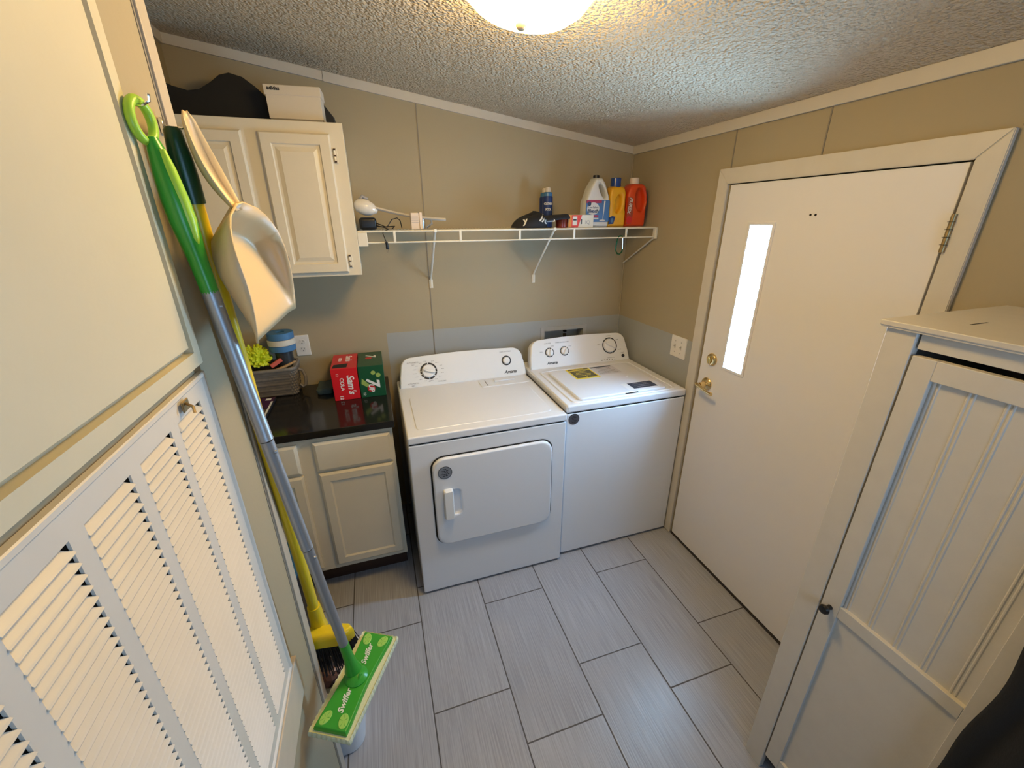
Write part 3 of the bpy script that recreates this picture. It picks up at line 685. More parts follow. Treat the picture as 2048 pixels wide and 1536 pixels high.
# ================================================================ RIGHT FREE-STANDING CABINET
xf = -0.459
rc = thing('storage_cabinet', (xf/2, -2.01, 0), 'tall off-white storage cabinet with beadboard door against the right wall', 'cabinet')
ya, yb_ = -1.781, -2.245
bm = B(); box(bm, xf-0.012, -0.018, yb_-0.012, ya+0.010, 1.541, 1.553, 0.002, 2); box(bm, xf-0.009, -0.02, yb_-0.009, ya+0.007, 1.537, 1.542)
box(bm, -0.36, -0.305, -1.872, -1.868, 1.5531, 1.5533, mi=1)
obj('top_board', bm, [LINEN, BLK], rc)
bm = B(); box(bm, xf+0.02, -0.02, ya-0.016, ya-0.001, 0.03, 1.538); obj('side_panel', bm, LINEN, rc)
bm = B(); box(bm, xf+0.02, -0.02, yb_+0.001, yb_+0.016, 0.03, 1.538); obj('side_panel', bm, LINEN, rc)
bm = B(); box(bm, -0.026, -0.020, yb_+.016, ya-.016, 0.03, 1.538); obj('back_panel', bm, LINEN, rc)
bm = B(); box(bm, xf+0.02, -0.03, yb_+.016, ya-.016, 0.055, 0.075); obj('bottom_shelf', bm, mat('raw_wood', (0.42, 0.28, 0.17), 0.6), rc)
for a, b_ in ((ya-0.058, ya), (yb_, yb_+0.058)):
    bm = B(); box(bm, xf, xf+0.02, a, b_, 0.0, 1.538, 0.0015, 1); box(bm, xf+0.02, xf+0.06, a+0.038 if a > -2 else a, b_ if a > -2 else b_-.038, 0, 0.09); obj('leg_stile', bm, LINEN, rc)
bm = B(); box(bm, xf+0.006, xf+0.02, yb_+0.060, ya-0.063, 1.503, 1.538); obj('top_rail', bm, LINEN, rc)
# door frame
DTO, DYa, DYb = 1.489, ya-0.0625, yb_+0.061
fw = 0.043
bm = B()
box(bm, xf, xf+0.018, DYa-fw, DYa, 0.082, DTO, 0.001, 1); box(bm, xf, xf+0.018, DYb, DYb+fw, 0.082, DTO, 0.001, 1)
box(bm, xf, xf+0.018, DYb+fw, DYa-fw, DTO-fw, DTO, 0.001, 1); box(bm, xf, xf+0.018, DYb+fw, DYa-fw, 0.773, 0.810, 0.001, 1); box(bm, xf, xf+0.018, DYb+fw, DYa-fw, 0.082, 0.128, 0.001, 1)
cd = obj('door', bm, LINEN, rc)
# beadboard insert: vertical double beads
bm = B(); prof = []
y = DYa-fw+0.002; yend = DYb+fw-0.002; beads = [-1.899, -1.955, -2.010, -2.066, -2.12]
pts = [(y, 0)]
for b_ in beads:
    for q in (0.008, 0.0): pts += [(b_+q+0.0028, 0), (b_+q+0.001, 0.0015), (b_+q-0.001, 0.0015), (b_+q-0.0028, 0)]
pts.append((yend, 0))
pts = sorted(set(pts), key=lambda p: -p[0])
for (y0_, d0), (y1_, d1) in zip(pts, pts[1:]):
    quad(bm, [(xf+0.011-d0, y0_, 0.79), (xf+0.011-d1, y1_, 0.79), (xf+0.011-d1, y1_, DTO-fw+.002), (xf+0.011-d0, y0_, DTO-fw+.002)])
box(bm, xf+0.012, xf+0.016, yend, y, 0.12, DTO-fw+.002)
obj('beadboard_panel', bm, LINEN, cd)
bm = B(); box(bm, xf+0.009, xf+0.012, yend, y, 0.12, 0.78); obj('flat_panel', bm, LINEN, cd)
bm = B(); lathe(bm, [(0.007, 0), (0.005, 0.010), (0.011, 0.016), (0.0135, 0.022), (0.011, 0.028), (0, 0.030)], T=TW(-1.866, 0.787, xf), n=20); obj('knob', bm, mat('black_knob', (0.008, 0.008, 0.008), 0.3), cd, smooth=True)

# ================================================================ WIRE SHELF
ZS = 1.716
ws = thing('wire_shelf', (-0.78, -0.15, ZS), 'white vinyl coated wire shelf spanning the back wall above washer and dryer', 'wall shelf')
x0, x1 = -1.566, -0.008
bm = B(); r3 = 0.0033
tube(bm, [(x0, -0.30, ZS-0.004), (x1, -0.30, ZS-0.004)], 0.0042, 8); tube(bm, [(x0, -0.30, ZS-0.052), (x1, -0.30, ZS-0.052)], 0.0036, 8)
obj('front_rail', bm, WIRE, ws, smooth=True)
bm = B()
tube(bm, [(x0, -0.008, ZS-0.006), (x1, -0.008, ZS-0.006)], 0.0035, 8); tube(bm, [(x0, -0.15, ZS-0.006), (x1, -0.15, ZS-0.006)], 0.003, 8)
x = x0+0.012
while x < x1:
    tube(bm, [(x, -0.006, ZS-0.001), (x, -0.299, ZS-0.001)], 0.0014, 6); x += 0.0165
obj('wire_deck', bm, WIRE, ws, smooth=True)
for x in (-1.408, -1.103, -0.803, -0.505, -0.195):
    bm = B(); box(bm, x-0.0055, x+0.0055, -0.3045, -0.2985, ZS-0.055, ZS, 0.001, 1); obj('lip_rib', bm, WIRE, ws)
for x in (-1.222, -0.614):
    bm = B(); tube(bm, [(x, -0.297, ZS-0.008), (x, -0.280, ZS-0.020), (x, -0.012, 1.462), (x, -0.005, 1.450), (x, -0.005, 1.410)], 0.006, 8, flat=0.55)
    box(bm, x-0.010, x+0.010, -0.005, -0.0005, 1.405, 1.452, 0.001, 1); box(bm, x-0.007, x+0.007, -0.306, -0.292, ZS-0.012, ZS+0.004, 0.002, 1)
    lathe(bm, [(0.003, 0), (0.002, 0.002), (0, 0.0025)], T=frame((x, -0.005, 1.425), (1, 0, 0), (0, 0, 1)), n=8, mi=1)
    obj('support_bracket', bm, [WIRE, DARK], ws, angle=50)
bm = B(); tube(bm, [(-0.012, -0.30, ZS-0.055), (-0.012, -0.012, 1.50)], 0.006, 8, flat=0.6); box(bm, -0.016, -0.0005, -0.312, -0.285, ZS-0.062, ZS-0.002, 0.002, 1); obj('end_bracket', bm, WIRE, ws, angle=50)
bm = B(); box(bm, -1.5685, -1.527, -0.318, -0.288, ZS-0.066, ZS-0.007, 0.002, 1); obj('end_cap', bm, WIRE, ws)

# ================================================================ ELECTRICAL
sw = thing('light_switch', (-0.003, -0.612, 1.055), 'white double toggle switch plate on the wall beside the door casing', 'light switch')
bm = B(); plate(bm, rrect(0.118, 0.116, 0.004, 3), [(0, 0), (0.004, 0.0005), (0.006, 0.003)], TW(-0.608, 1.113, 0)); pl = obj('plate', bm, WPL, sw, angle=40)
for y in (-0.585, -0.631):
    bm = B(); box(bm, -0.004, 0.004, -0.011, 0.011, 0.005, 0.007, 0.0005, 1, T=TW(y, 1.113, 0)); box(bm, -0.003, 0.003, 0.0, 0.008, 0.006, 0.015, 0.001, 1, T=TW(y, 1.113, 0))
    for q in (-0.03, 0.03): lathe(bm, [(0.003, 0.006), (0.002, 0.0072), (0, 0.0074)], T=TW(y, 1.113+q, 0), n=8, mi=1)
    obj('toggle', bm, [mat('toggle_ivory', (0.5, 0.48, 0.44), 0.4), GRYP], sw)
ou = thing('wall_outlet', (-1.927, -0.003, 1.085), 'white duplex outlet on the back wall above the countertop', 'outlet')
TO = frame((-1.927, 0, 1.140), (1, 0, 0), (0, 0, 1))
bm = B(); plate(bm, rrect(0.070, 0.112, 0.004, 3), [(0, 0), (0.004, 0.0005), (0.006, 0.003)], TO); obj('plate', bm, WPL, ou, angle=40)
for q in (0.0205, -0.0205):
    bm = B(); plate(bm, rrect(0.034, 0.028, 0.012, 5, 0, q), [(0.004, 0), (0.0075, 0.0005)], TO)
    for a in ((-0.008, -0.006, q+0.001, q+0.009), (0.006, 0.008, q+0.001, q+0.008)): box(bm, a[0], a[1], a[2], a[3], 0.0074, 0.0078, mi=1, T=TO)
    lathe(bm, [(0.0025, 0.0074), (0.0025, 0.0079), (0, 0.0079)], T=TO @ Matrix.Translation((0, q-0.007, 0)), n=8, mi=1)
    obj('receptacle', bm, [mat('outlet_white', (0.7, 0.68, 0.64), 0.35), BLK], ou)
wo = thing('washer_outlet_box', (-0.4, 0.0, 0.92), 'grey recessed washer hookup box in the wall behind the washing machine', 'outlet box')
GB = mat('outlet_box_grey', (0.40, 0.41, 0.40), 0.5)
TO = frame(((BX0+BX1)/2, 0, (BZ0+BZ1)/2), (1, 0, 0), (0, 0, 1)); bw, bh = BX1-BX0, BZ1-BZ0
bm = B(); plate(bm, rrect(bw+0.05, bh+0.05, 0.003, 2), [(0.0, 0), (0.005, 0.001)], TO, holes=[rrect(bw-0.004, bh-0.004, 0.002, 2)]); obj('frame', bm, GB, wo)
bm = B(); a, b_ = bw/2-.001, bh/2-.001
for q in (((-a, -b_, 0), (a, -b_, 0), (a, -b_, -.08), (-a, -b_, -.08)), ((-a, b_, 0), (a, b_, 0), (a, b_, -.08), (-a, b_, -.08)), ((-a, -b_, 0), (-a, b_, 0), (-a, b_, -.08), (-a, -b_, -.08)), ((a, -b_, 0), (a, b_, 0), (a, b_, -.08), (a, -b_, -.08)), ((-a, -b_, -.08), (a, -b_, -.08), (a, b_, -.08), (-a, b_, -.08))):
    quad(bm, [TO @ Vector(p) for p in q])
obj('recess', bm, GB, wo)
bm = B(); tube(bm, [TO @ Vector((0.02, 0.05, -0.03)), TO @ Vector((0.02, -0.06, -0.03))], 0.010, 10); lathe(bm, [(0.012, 0), (0.012, 0.01), (0, 0.012)], c=(-0.378, 0.03, 1.075), n=10); obj('valve', bm, DARK, wo)

# ================================================================ CLEANING TOOLS ON THE CLOSET WALL
GRN = mat('mop_green', (0.035, 0.32, 0.03), 0.28); LIME = mat('mop_lime', (0.38, 0.66, 0.05), 0.35); PALE = mat('mop_pale_green', (0.32, 0.60, 0.12), 0.4)
DGRN = mat('broom_dark_green', (0.004, 0.05, 0.018), 0.3); YELP = mat('broom_yellow', (0.72, 0.53, 0.015), 0.3)
P0 = Vector((-1.79, -1.585, 1.865)); P1 = Vector((-1.70, -1.52, 0.63)); D_ = (P1-P0)
def mp(t): return P0+D_*t
mop = thing('flat_mop', P1, 'green flat floor mop with silver handle hanging nearest the louvered grille', 'mop')
# grip: oval sections swelling in the middle
dn = D_.normalized(); ux = Vector((0.97, 0.2, 0)); ux = (ux-dn*ux.dot(dn)).normalized(); vy = dn.cross(ux)
def oval_sweep(bm, secs, n=20, mi=None):
    rings = []
    for t, a, b_ in secs:
        c = mp(t) if not isinstance(t, Vector) else t
        rings.append([bm.verts.new(c+ux*(a*math.cos(2*PI*k/n))+vy*(b_*math.sin(2*PI*k/n))) for k in range(n)])
    for A, Dd in zip(rings, rings[1:]):
        for k in range(n):
            f = bm.faces.new((A[k], A[(k+1) % n], Dd[(k+1) % n], Dd[k]))
            if mi: f.material_index = mi(k, rings.index(A))
    bm.faces.new(rings[0]); bm.faces.new(rings[-1]); return bm
bm = B(); oval_sweep(bm, [(-0.004, .007, .010), (0.008, .011, .014), (0.03, .015, .019), (0.06, .018, .0225), (0.085, .018, .0225), (0.11, .0155, .018), (0.13, .0135, .0145), (0.15, .013, .013), (0.172, .0128, .0128)])
grip = obj('grip', bm, GRN, mop, smooth=True, label='bright green moulded grip')
bm = B(); oval_sweep(bm, [(0.010, .004, .005), (0.03, .008, .009), (0.06, .010, .011), (0.085, .010, .011), (0.105, .006, .008), (0.118, .002, .003)])
bm.transform(Matrix.Translation((0.0095, -0.0075, 0.002))); obj('soft_pad', bm, LIME, grip, smooth=True, label='lime green soft thumb pad')
rc_ = Vector((-1.795, -1.589, 1.889))
bm = B(); tube(bm, [rc_+Vector((0.004*math.sin(a), 0.021*math.sin(a), 0.025*math.cos(a))) for a in [2*PI*k/24 for k in range(24)]], 0.0062, 10, closed=True, flat=1.0)
obj('hanging_loop', bm, LIME, grip, smooth=True)
for a, b_ in ((0.170, 0.402), (0.404, 0.635), (0.637, 0.918)):
    r_ = 0.0128 if a < 0.3 else (0.0122 if a < 0.5 else 0.0116)
    bm = B(); tube(bm, [mp(a), mp(b_-0.003), mp(b_-0.001), mp(b_)], [r_, r_, r_*1.07, r_*1.03], 20)
    c = mp(a+0.02)+Vector((0.011, -0.006, 0)); lathe(bm, [(0.004, -0.002), (0.003, 0.002), (0, 0.003)], c=c, n=10, T=Matrix.Rotation(PI/2, 4, 'Y').to_3x3().to_4x4())
    obj('handle_tube', bm, ALU, mop, smooth=True)
bm = B(); tube(bm, [mp(0.912), mp(0.93), mp(0.96), mp(0.985), mp(1.0)], [.0125, .0125, .0135, .017, .022], 20); obj('swivel_neck', bm, GRN, mop, smooth=True)
# head: frame u along the long side, v across, w up
hc = Vector((-1.693, -1.532, 0.603)); uL = Vector((0.122, 0.230, 0.0)).normalized(); vL = Vector((-uL.y, uL.x, 0)); TH = frame(hc, tuple(uL), tuple(vL))
def waist(Lx, Wy, ww, n=10):
    pts = []
    for k in range(n+1): u_ = -1+2*k/n; pts.append((u_*Lx, -Wy*(1-ww*(1-u_*u_)**2)))
    for k in range(n+1): u_ = 1-2*k/n; pts.append((u_*Lx, Wy*(1-ww*(1-u_*u_)**2)))
    return pts
bm = B(); plate(bm, waist(0.128, 0.044, 0.16), [(-0.006, 0), (0.003, 0), (0.008, 0.002), (0.010, 0.005)], TH); hd = obj('head_plate', bm, GRN, mop, angle=40)
bm = B(); lathe(bm, [(0.030, 0), (0.030, 0.004), (0.022, 0.012), (0.012, 0.016), (0, 0.018)], T=TH @ Matrix.Translation((0, 0, 0.009)), n=28)
for s in (-1, 1): tube(bm, [TH @ Vector((-.020, s*0.014, 0.012)), TH @ Vector((-0.004, s*0.014, 0.026)), TH @ Vector((0.012, s*0.014, 0.014))], 0.004, 8)
obj('swivel_joint', bm, GRN, hd, smooth=True)
for k, (a, b_, r_) in enumerate(((-0.105, -0.024, 0.3), (-0.105, 0.024, -0.3), (0.105, -0.024, -0.3), (0.105, 0.024, 0.3))):
    TT = TH @ Matrix.Translation((a, b_, 0.0098)) @ Matrix.Rotation(r_, 4, 'Z')
    bm = B(); plate(bm, circ(0.018, 20, ry=0.012), [(0, 0), (0.0014, 0.001)], TT)
    for q in range(5):
        an = q/5*2*PI
        quad(bm, [TT @ Vector(p) for p in ((0.001*math.cos(an), 0.001*math.sin(an), 0.0016), (0.014*math.cos(an-.06), 0.009*math.sin(an-.06), 0.0016), (0.014*math.cos(an+.06), 0.009*math.sin(an+.06), 0.0016))], 1)
    obj('cloth_gripper', bm, [PALE, GRN], hd, label='pale green oval cloth gripper')
for sg in (-1, 1): obj('logo_lettering', text_mesh(B(), 'Swiffer', 0.021, TH @ Matrix.Translation((sg*0.062, 0.002*sg, 0.0104)) @ Matrix.Rotation(0.12, 4, 'Z'), shear=0.35, bold=0.0005), WPL, hd)
# pad: soft cream with knobbly rim
bm = B(); n = 120; base = []
out = []
for k in range(n):
    t = k/n; per = 2*(0.272+0.112); d_ = t*per
    if d_ < 0.272: p = (-0.136+d_, -0.056)
    elif d_ < 0.384: p = (0.136, -0.056+(d_-0.272))
    elif d_ < 0.656: p = (0.136-(d_-0.384), 0.056)
    else: p = (-0.136, 0.056-(d_-0.656))
    out.append(p)
prof = [(0.94, -0.010), (1.0, -0.014), (1.02, -0.008), (1.0, -0.002), (0.97, 0.002), (0.93, 0.0)]
rings = []
for s, z in prof:
    rings.append([bm.verts.new(TH @ Vector((p[0]*(1+(s-1)*0.4)*(1+0.010*(k % 2)), p[1]*s*(1+0.03*(k % 2)), z-0.004+0.0015*(k % 2)))) for k, p in enumerate(out)])
for A, Dd in zip(rings, rings[1:]):
    for k in range(n): bm.faces.new((A[k], A[(k+1) % n], Dd[(k+1) % n], Dd[k]))
bm.faces.new(rings[0]); bm.faces.new(rings[-1])
obj('mop_pad', bm, mat('pad_cream', (0.66, 0.68, 0.48), 0.85, bump=0.6, bscale=250), hd, smooth=False)
# broom
P0b, P1b = Vector((-1.79, -1.50, 1.893)), Vector((-1.81, -1.32, 0.62)); Db = P1b-P0b
bp_ = lambda t: P0b+Db*t
br = thing('broom', P1b, 'yellow broom with dark green grip and black bristles hanging behind the mop', 'broom')
bm = B(); tube(bm, [bp_(-0.004), bp_(0.0), bp_(0.012), bp_(0.03), bp_(0.055), bp_(0.082)], [.008, .012, .0135, .0165, .018, .0175], 20); obj('grip', bm, DGRN, br, smooth=True, label='dark green plastic grip')
bm = B(); tube(bm, [bp_(0.08), bp_(0.965)], 0.0145, 20); obj('handle_tube', bm, YELP, br, smooth=True)
bm = B(); tube(bm, [bp_(0.945), bp_(0.965), bp_(1.0), bp_(1.03)], [.018, .020, .021, .026], 20); obj('socket', bm, YELP, br, smooth=True)
# block: rounded wedge along x
TB = frame((-1.835, -1.345, 0.585), (1.0, -0.12, -0.03), (0.12, 1.0, 0)); TB = TB
bm = B(); plate(bm, [(-0.14, -0.016), (-0.10, -0.026), (0.08, -0.026), (0.115, -0.018), (0.128, 0.0), (0.115, 0.018), (0.08, 0.026), (-0.10, 0.026), (-0.14, 0.016), (-0.15, 0)], [(-0.022, 0), (0.004, 0), (0.016, 0.004), (0.024, 0.012)], TB)
obj('block', bm, YELP, br, angle=50)
bm = B(); rb = random.Random(3)
for i in range(46):
    for j in range(7):
        u_ = -0.135+0.255*i/45; v_ = -0.02+0.04*j/6
        sp_ = 1.25
        a = TB @ Vector((u_, v_, -0.018)); b_ = TB @ Vector((u_*sp_+rb.uniform(-.006, .006), v_*1.7+rb.uniform(-.006, .006), -0.135+rb.uniform(-.008, .008)))
        dd_ = (b_-a); q = dd_.cross(Vector((0.3, 1, 0))).normalized()*0.0016; q2 = dd_.cross(q).normalized()*0.0016
        A = [bm.verts.new(a+x_) for x_ in (q, q2, -q, -q2)]; E_ = [bm.verts.new(b_+x_*1.2) for x_ in (q, q2, -q, -q2)]
        for k in range(4): bm.faces.new((A[k], A[(k+1) % 4], E_[(k+1) % 4], E_[k]))
bs = obj('bristles', bm, mat('black_bristle', (0.008, 0.008, 0.009), 0.6), br, label='black flared bristles')
# dustpan (local frame fitted to its hanging pose)
k_ = 0.82
DPM = Matrix(((0.1901*k_, -0.2973*k_, 0.9357*k_, -1.773), (0.9742*k_, -0.0611*k_, -0.2173*k_, -1.482), (0.1217*k_, 0.9528*k_, 0.2781*k_, 1.774), (0, 0, 0, 1)))
dp = thing('dustpan', None, 'cream plastic dustpan with long handle hanging at the corner of the closet wall', 'dustpan', M=DPM)
CRM = mat('dustpan_cream', (0.66, 0.50, 0.28), 0.38)
bm = B(); rows = []
for i in range(15):
    s = i/14
    hw_ = max(0.014, 0.118*math.sqrt(max(0, 1-(1-min(s/0.42, 1))**2)))*(1+0.02*s)
    v0 = -0.035-0.225*s; h = 0.066*(1-s**2.2)+0.002; rv = v0+0.035*(1-s)
    if s > 0.9: zf = -0.010*(s-0.9)/0.1
    else: zf = 0.0
    row = [(-hw_, rv, h), (-hw_*0.97, (rv+v0)/2, h*0.55), (-hw_*0.92, v0, 0.006+zf), (-hw_*0.8, v0, zf), (0, v0, zf), (hw_*0.8, v0, zf), (hw_*0.92, v0, 0.006+zf), (hw_*0.97, (rv+v0)/2, h*0.55), (hw_, rv, h)]
    rows.append([bm.verts.new(Vector(p)) for p in row])
for A, Dd in zip(rows, rows[1:]):
    for k in range(8): bm.faces.new((A[k], A[k+1], Dd[k+1], Dd[k]))
r0 = rows[0]; c_ = bm.verts.new(Vector((0, 0.0, 0.05)))
for k in range(8): bm.faces.new((r0[k], r0[k+1], c_))
pan = obj('scoop', bm, CRM, dp, smooth=True, local=True, angle=60)
m_ = pan.modifiers.new('thick', 'SOLIDIFY'); m_.thickness = 0.0042; m_.offset = 0
bm = B(); rim1 = [tuple(r[0].co) if False else None for r in []]
def hp(s): return 0.013+0.017*math.sin(PI*max(0, min(1, s*0.95+0.03)))**0.9
rows = []
for i in range(15):
    s = i/14; y_ = -0.012+0.180*s; wz = 0.060-0.006*math.sin(PI*s)+0.004*s; a = hp(s) if s < 0.97 else 0.007; dep = 0.020*math.sin(PI*(0.12+0.82*s))
    rows.append([bm.verts.new(Vector(p)) for p in ((-a, y_, wz), (-a*0.85, y_, wz-dep*0.6), (-a*0.4, y_, wz-dep), (a*0.4, y_, wz-dep), (a*0.85, y_, wz-dep*0.6), (a, y_, wz))])
for A, Dd in zip(rows, rows[1:]):
    for k in range(5): bm.faces.new((A[k], A[k+1], Dd[k+1], Dd[k]))
hn = obj('handle', bm, CRM, dp, smooth=True, local=True, angle=60)
m_ = hn.modifiers.new('thick', 'SOLIDIFY'); m_.thickness = 0.0038; m_.offset = 0
# hooks the tools hang from
def hook(p, lab):
    t = thing('wall_hook', p, lab, 'hook', 'wall hooks for the cleaning tools'); x_, y_, z_ = p
    bm = B(); box(bm, XW, XW+0.006, y_-0.006, y_+0.006, z_-0.012, z_+0.012, 0.001, 1)
    tube(bm, [(XW+0.004, y_, z_), (XW+0.03, y_, z_-0.002), (XW+0.040, y_, z_+0.004), (XW+0.041, y_, z_+0.012)], 0.0022, 8); obj('hook_body', bm, CHROME, t, smooth=True)
hook((XW, -1.589, 1.909), 'small chrome wall hook holding the ring of the green mop'); hook((XW, -1.452, 1.905), 'small chrome wall hook between broom grip and dustpan handle')

# ================================================================ FLOOR OF THE RECESS
WB = mat('bin_grey_white', (0.72, 0.76, 0.82), 0.4)
tb = thing('waste_bin', (-1.855, -1.255, 0), 'pale grey plastic waste bin with black liner below the hanging mop', 'bin')
TBN = Matrix.Translation((-1.855, -1.255, 0))
def loft(bm, secs, T, capb=True, capt=False, n=8):
    rings = []
    for z, w_, h_, r_ in secs: rings.append([bm.verts.new(T @ Vector((p[0], p[1], z))) for p in rrect(w_, h_, r_, n)])
    for A, Dd in zip(rings, rings[1:]):
        for k in range(len(A)): bm.faces.new((A[k], A[(k+1) % len(A)], Dd[(k+1) % len(A)], Dd[k]))
    if capb: bm.faces.new(rings[0])
    if capt: bm.faces.new(rings[-1])
    return bm
bm = B(); loft(bm, [(0.0, 0.205, 0.205, 0.05), (0.004, 0.210, 0.210, 0.05), (0.30, 0.245, 0.238, 0.065), (0.305, 0.258, 0.250, 0.07), (0.312, 0.258, 0.250, 0.07), (0.31, 0.236, 0.229, 0.06), (0.03, 0.185, 0.185, 0.05)], TBN, capt=True); obj('bin_body', bm, WB, tb, smooth=True, angle=50)
bm = B(); loft(bm, [(0.24, 0.222, 0.216, 0.06), (0.308, 0.232, 0.226, 0.06), (0.318, 0.250, 0.243, 0.07), (0.300, 0.268, 0.260, 0.075), (0.262, 0.264, 0.256, 0.075)], TBN, capb=False)
for v in bm.verts: v.co += Vector((noise.noise(v.co*60), noise.noise(v.co*60+Vector((5, 1, 2))), 0))*0.003
obj('bin_liner', bm, mat('black_liner', (0.01, 0.01, 0.012), 0.25), tb, smooth=True)
bm = B(); rt = random.Random(5)
for i in range(16):
    c = Vector((-1.855+rt.uniform(-.075, .075), -1.255+rt.uniform(-.07, .07), 0.255+rt.uniform(-0.02, 0.02))); r_ = bmesh.ops.create_icosphere(bm, subdivisions=2, radius=rt.uniform(0.022, 0.036)); mi_ = rt.choice((0, 1, 2))
    for v in r_['verts']:
        v.co = v.co*(1+0.6*noise.noise(v.co*60+Vector((i, 0, 0))))+c
    for f in {f for v in r_['verts'] for f in v.link_faces}: f.material_index = mi_
tr = obj('crumpled_trash', bm, [mat('trash_brown', (0.10, 0.045, 0.03), 0.7), mat('trash_pink', (0.48, 0.34, 0.30), 0.7), mat('trash_dark', (0.03, 0.02, 0.018), 0.6)], tb); tr['kind'] = 'stuff'
# dark tote with blue lid edge
tt = thing('storage_tote', (-2.09, -0.83, 0), 'black storage tote with blue lid standing in the dark recess', 'storage box')
TT_ = Matrix.Translation((-2.09, -0.83, 0))
bm = B(); loft(bm, [(0, 0.185, 0.36, 0.02), (0.36, 0.215, 0.40, 0.025), (0.37, 0.225, 0.41, 0.03)], TT_, capt=True, n=4); obj('tub', bm, mat('tote_black', (0.012, 0.013, 0.018), 0.4), tt, angle=40)
bm = B(); loft(bm, [(0.371, 0.228, 0.414, 0.03), (0.384, 0.230, 0.416, 0.03), (0.388, 0.212, 0.398, 0.025)], TT_, capt=True, n=4); obj('lid', bm, mat('tote_blue', (0.02, 0.11, 0.22), 0.4), tt, angle=40)

# ================================================================ ON THE COUNTERTOP
ZC = 0.914
RED = mat('carton_red', (0.62, 0.012, 0.02), 0.3); DRED = mat('carton_navy', (0.03, 0.012, 0.05), 0.3); CGR = mat('carton_green', (0.008, 0.075, 0.03), 0.3); WHT = mat('print_white', (0.78, 0.78, 0.76), 0.4); LIM2 = mat('carton_lime', (0.30, 0.42, 0.10), 0.4); REDP = mat('print_red', (0.55, 0.02, 0.02), 0.4)
def carton(x0, x1, name, label, mbody, side):
    t = thing(name, ((x0+x1)/2, -0.17, ZC), label, 'soda carton', 'soda cartons on the countertop')
    bm = B(); box(bm, x0, x1, -0.292, -0.045, ZC, 1.082, 0.003, 2)
    if side: box(bm, x0-0.0006, x0+0.001, -0.289, -0.05, ZC+.004, 1.078, mi=1)
    obj('box', bm, [mbody, side or mbody], t, angle=40); return t
c1 = carton(-1.780, -1.657, 'cola_carton', 'red twelve pack cola carton with torn top next to the green carton', RED, DRED)
TF = lambda x, z: frame((x, -0.2926, z), (0, 0, -1), (1, 0, 0))        # lettering running downwards on the front
TT2 = lambda x, y: frame((x, y, 1.0824), (0, -1, 0), (1, 0, 0))         # the same on the top
txt(c1, WHT, "Sam's", 0.046, TF(-1.694, 0.995), shear=0.25, bold=0.0012); txt(c1, WHT, 'COLA', 0.025, TF(-1.735, 1.000), bold=0.0006); txt(c1, WHT, '12', 0.022, TF(-1.746, 0.930), bold=0.0008)
txt(c1, WHT, "Sam's", 0.042, TT2(-1.700, -0.13), shear=0.25, bold=0.001); txt(c1, WHT, 'COLA', 0.022, TT2(-1.742, -0.14), bold=0.0005); txt(c1, WHT, '12', 0.016, TF(-1.752, 1.052))
bm = B(); quad(bm, [(-1.772, -0.275, 1.0826), (-1.705, -0.278, 1.0826), (-1.70, -0.215, 1.0826), (-1.768, -0.222, 1.0826)]); obj('torn_opening', bm, DARK, c1)
c2 = carton(-1.654, -1.531, 'lemon_lime_carton', 'dark green twelve pack soda carton at the right end of the countertop', CGR, None)
txt(c2, WHT, '7', 0.085, TF(-1.592, 1.000), shear=0.3, sx=0.9, bold=0.003); txt(c2, WHT, 'UP', 0.034, TF(-1.600, 0.966) @ Matrix.Translation((0.0, 0.0, 0.0008)), shear=0.2, bold=0.0015); txt(c2, WHT, '12', 0.018, TF(-1.636, 0.935))
txt(c2, WHT, '7', 0.070, TT2(-1.592, -0.12), shear=0.3, bold=0.002)
for r_, T_ in ((0.019, TF(-1.600, 0.962)), (0.016, TT2(-1.60, -0.16))): obj('red_dot', plate(B(), circ(r_, 24), [(-0.0002, 0), (0.0006, 0)], T_), REDP, c2)
for a, b_, r_ in ((-1.583, 1.045, 0.011), (-1.560, 1.030, 0.012)): obj('lime_print', plate(B(), circ(r_, 18), [(-0.0002, 0), (0.0003, 0)], TF(a, b_)), LIM2, c2)
bm = B(); quad(bm, [(-1.645, -0.2923, 0.99), (-1.64, -0.2923, 1.02), (-1.60, -0.2923, 0.975), (-1.612, -0.2923, 0.965)])
obj('lime_print', bm, LIM2, c2)
tl = solo('folded_cloth', (lambda bm: (plate(bm, rrect(0.085, 0.13, 0.02, 4), [(0, 0.004), (0.010, 0), (0.022, 0), (0.030, 0.008)], Matrix.Translation((-1.835, -0.115, ZC))), bmesh.ops.subdivide_edges(bm, edges=list(bm.edges), cuts=2, use_grid_fill=True), [setattr(v, 'co', v.co+Vector((0, 0, 1))*0.010*(noise.noise(v.co*40) if v.co.z > ZC+0.005 else 0)) for v in bm.verts], bm)[-1])(B()), mat('teal_grey_cloth', (0.06, 0.09, 0.085), 0.7), (-1.835, -0.115, ZC), 'small dark teal folded pouch beside the red cola carton', 'pouch', smooth=True)
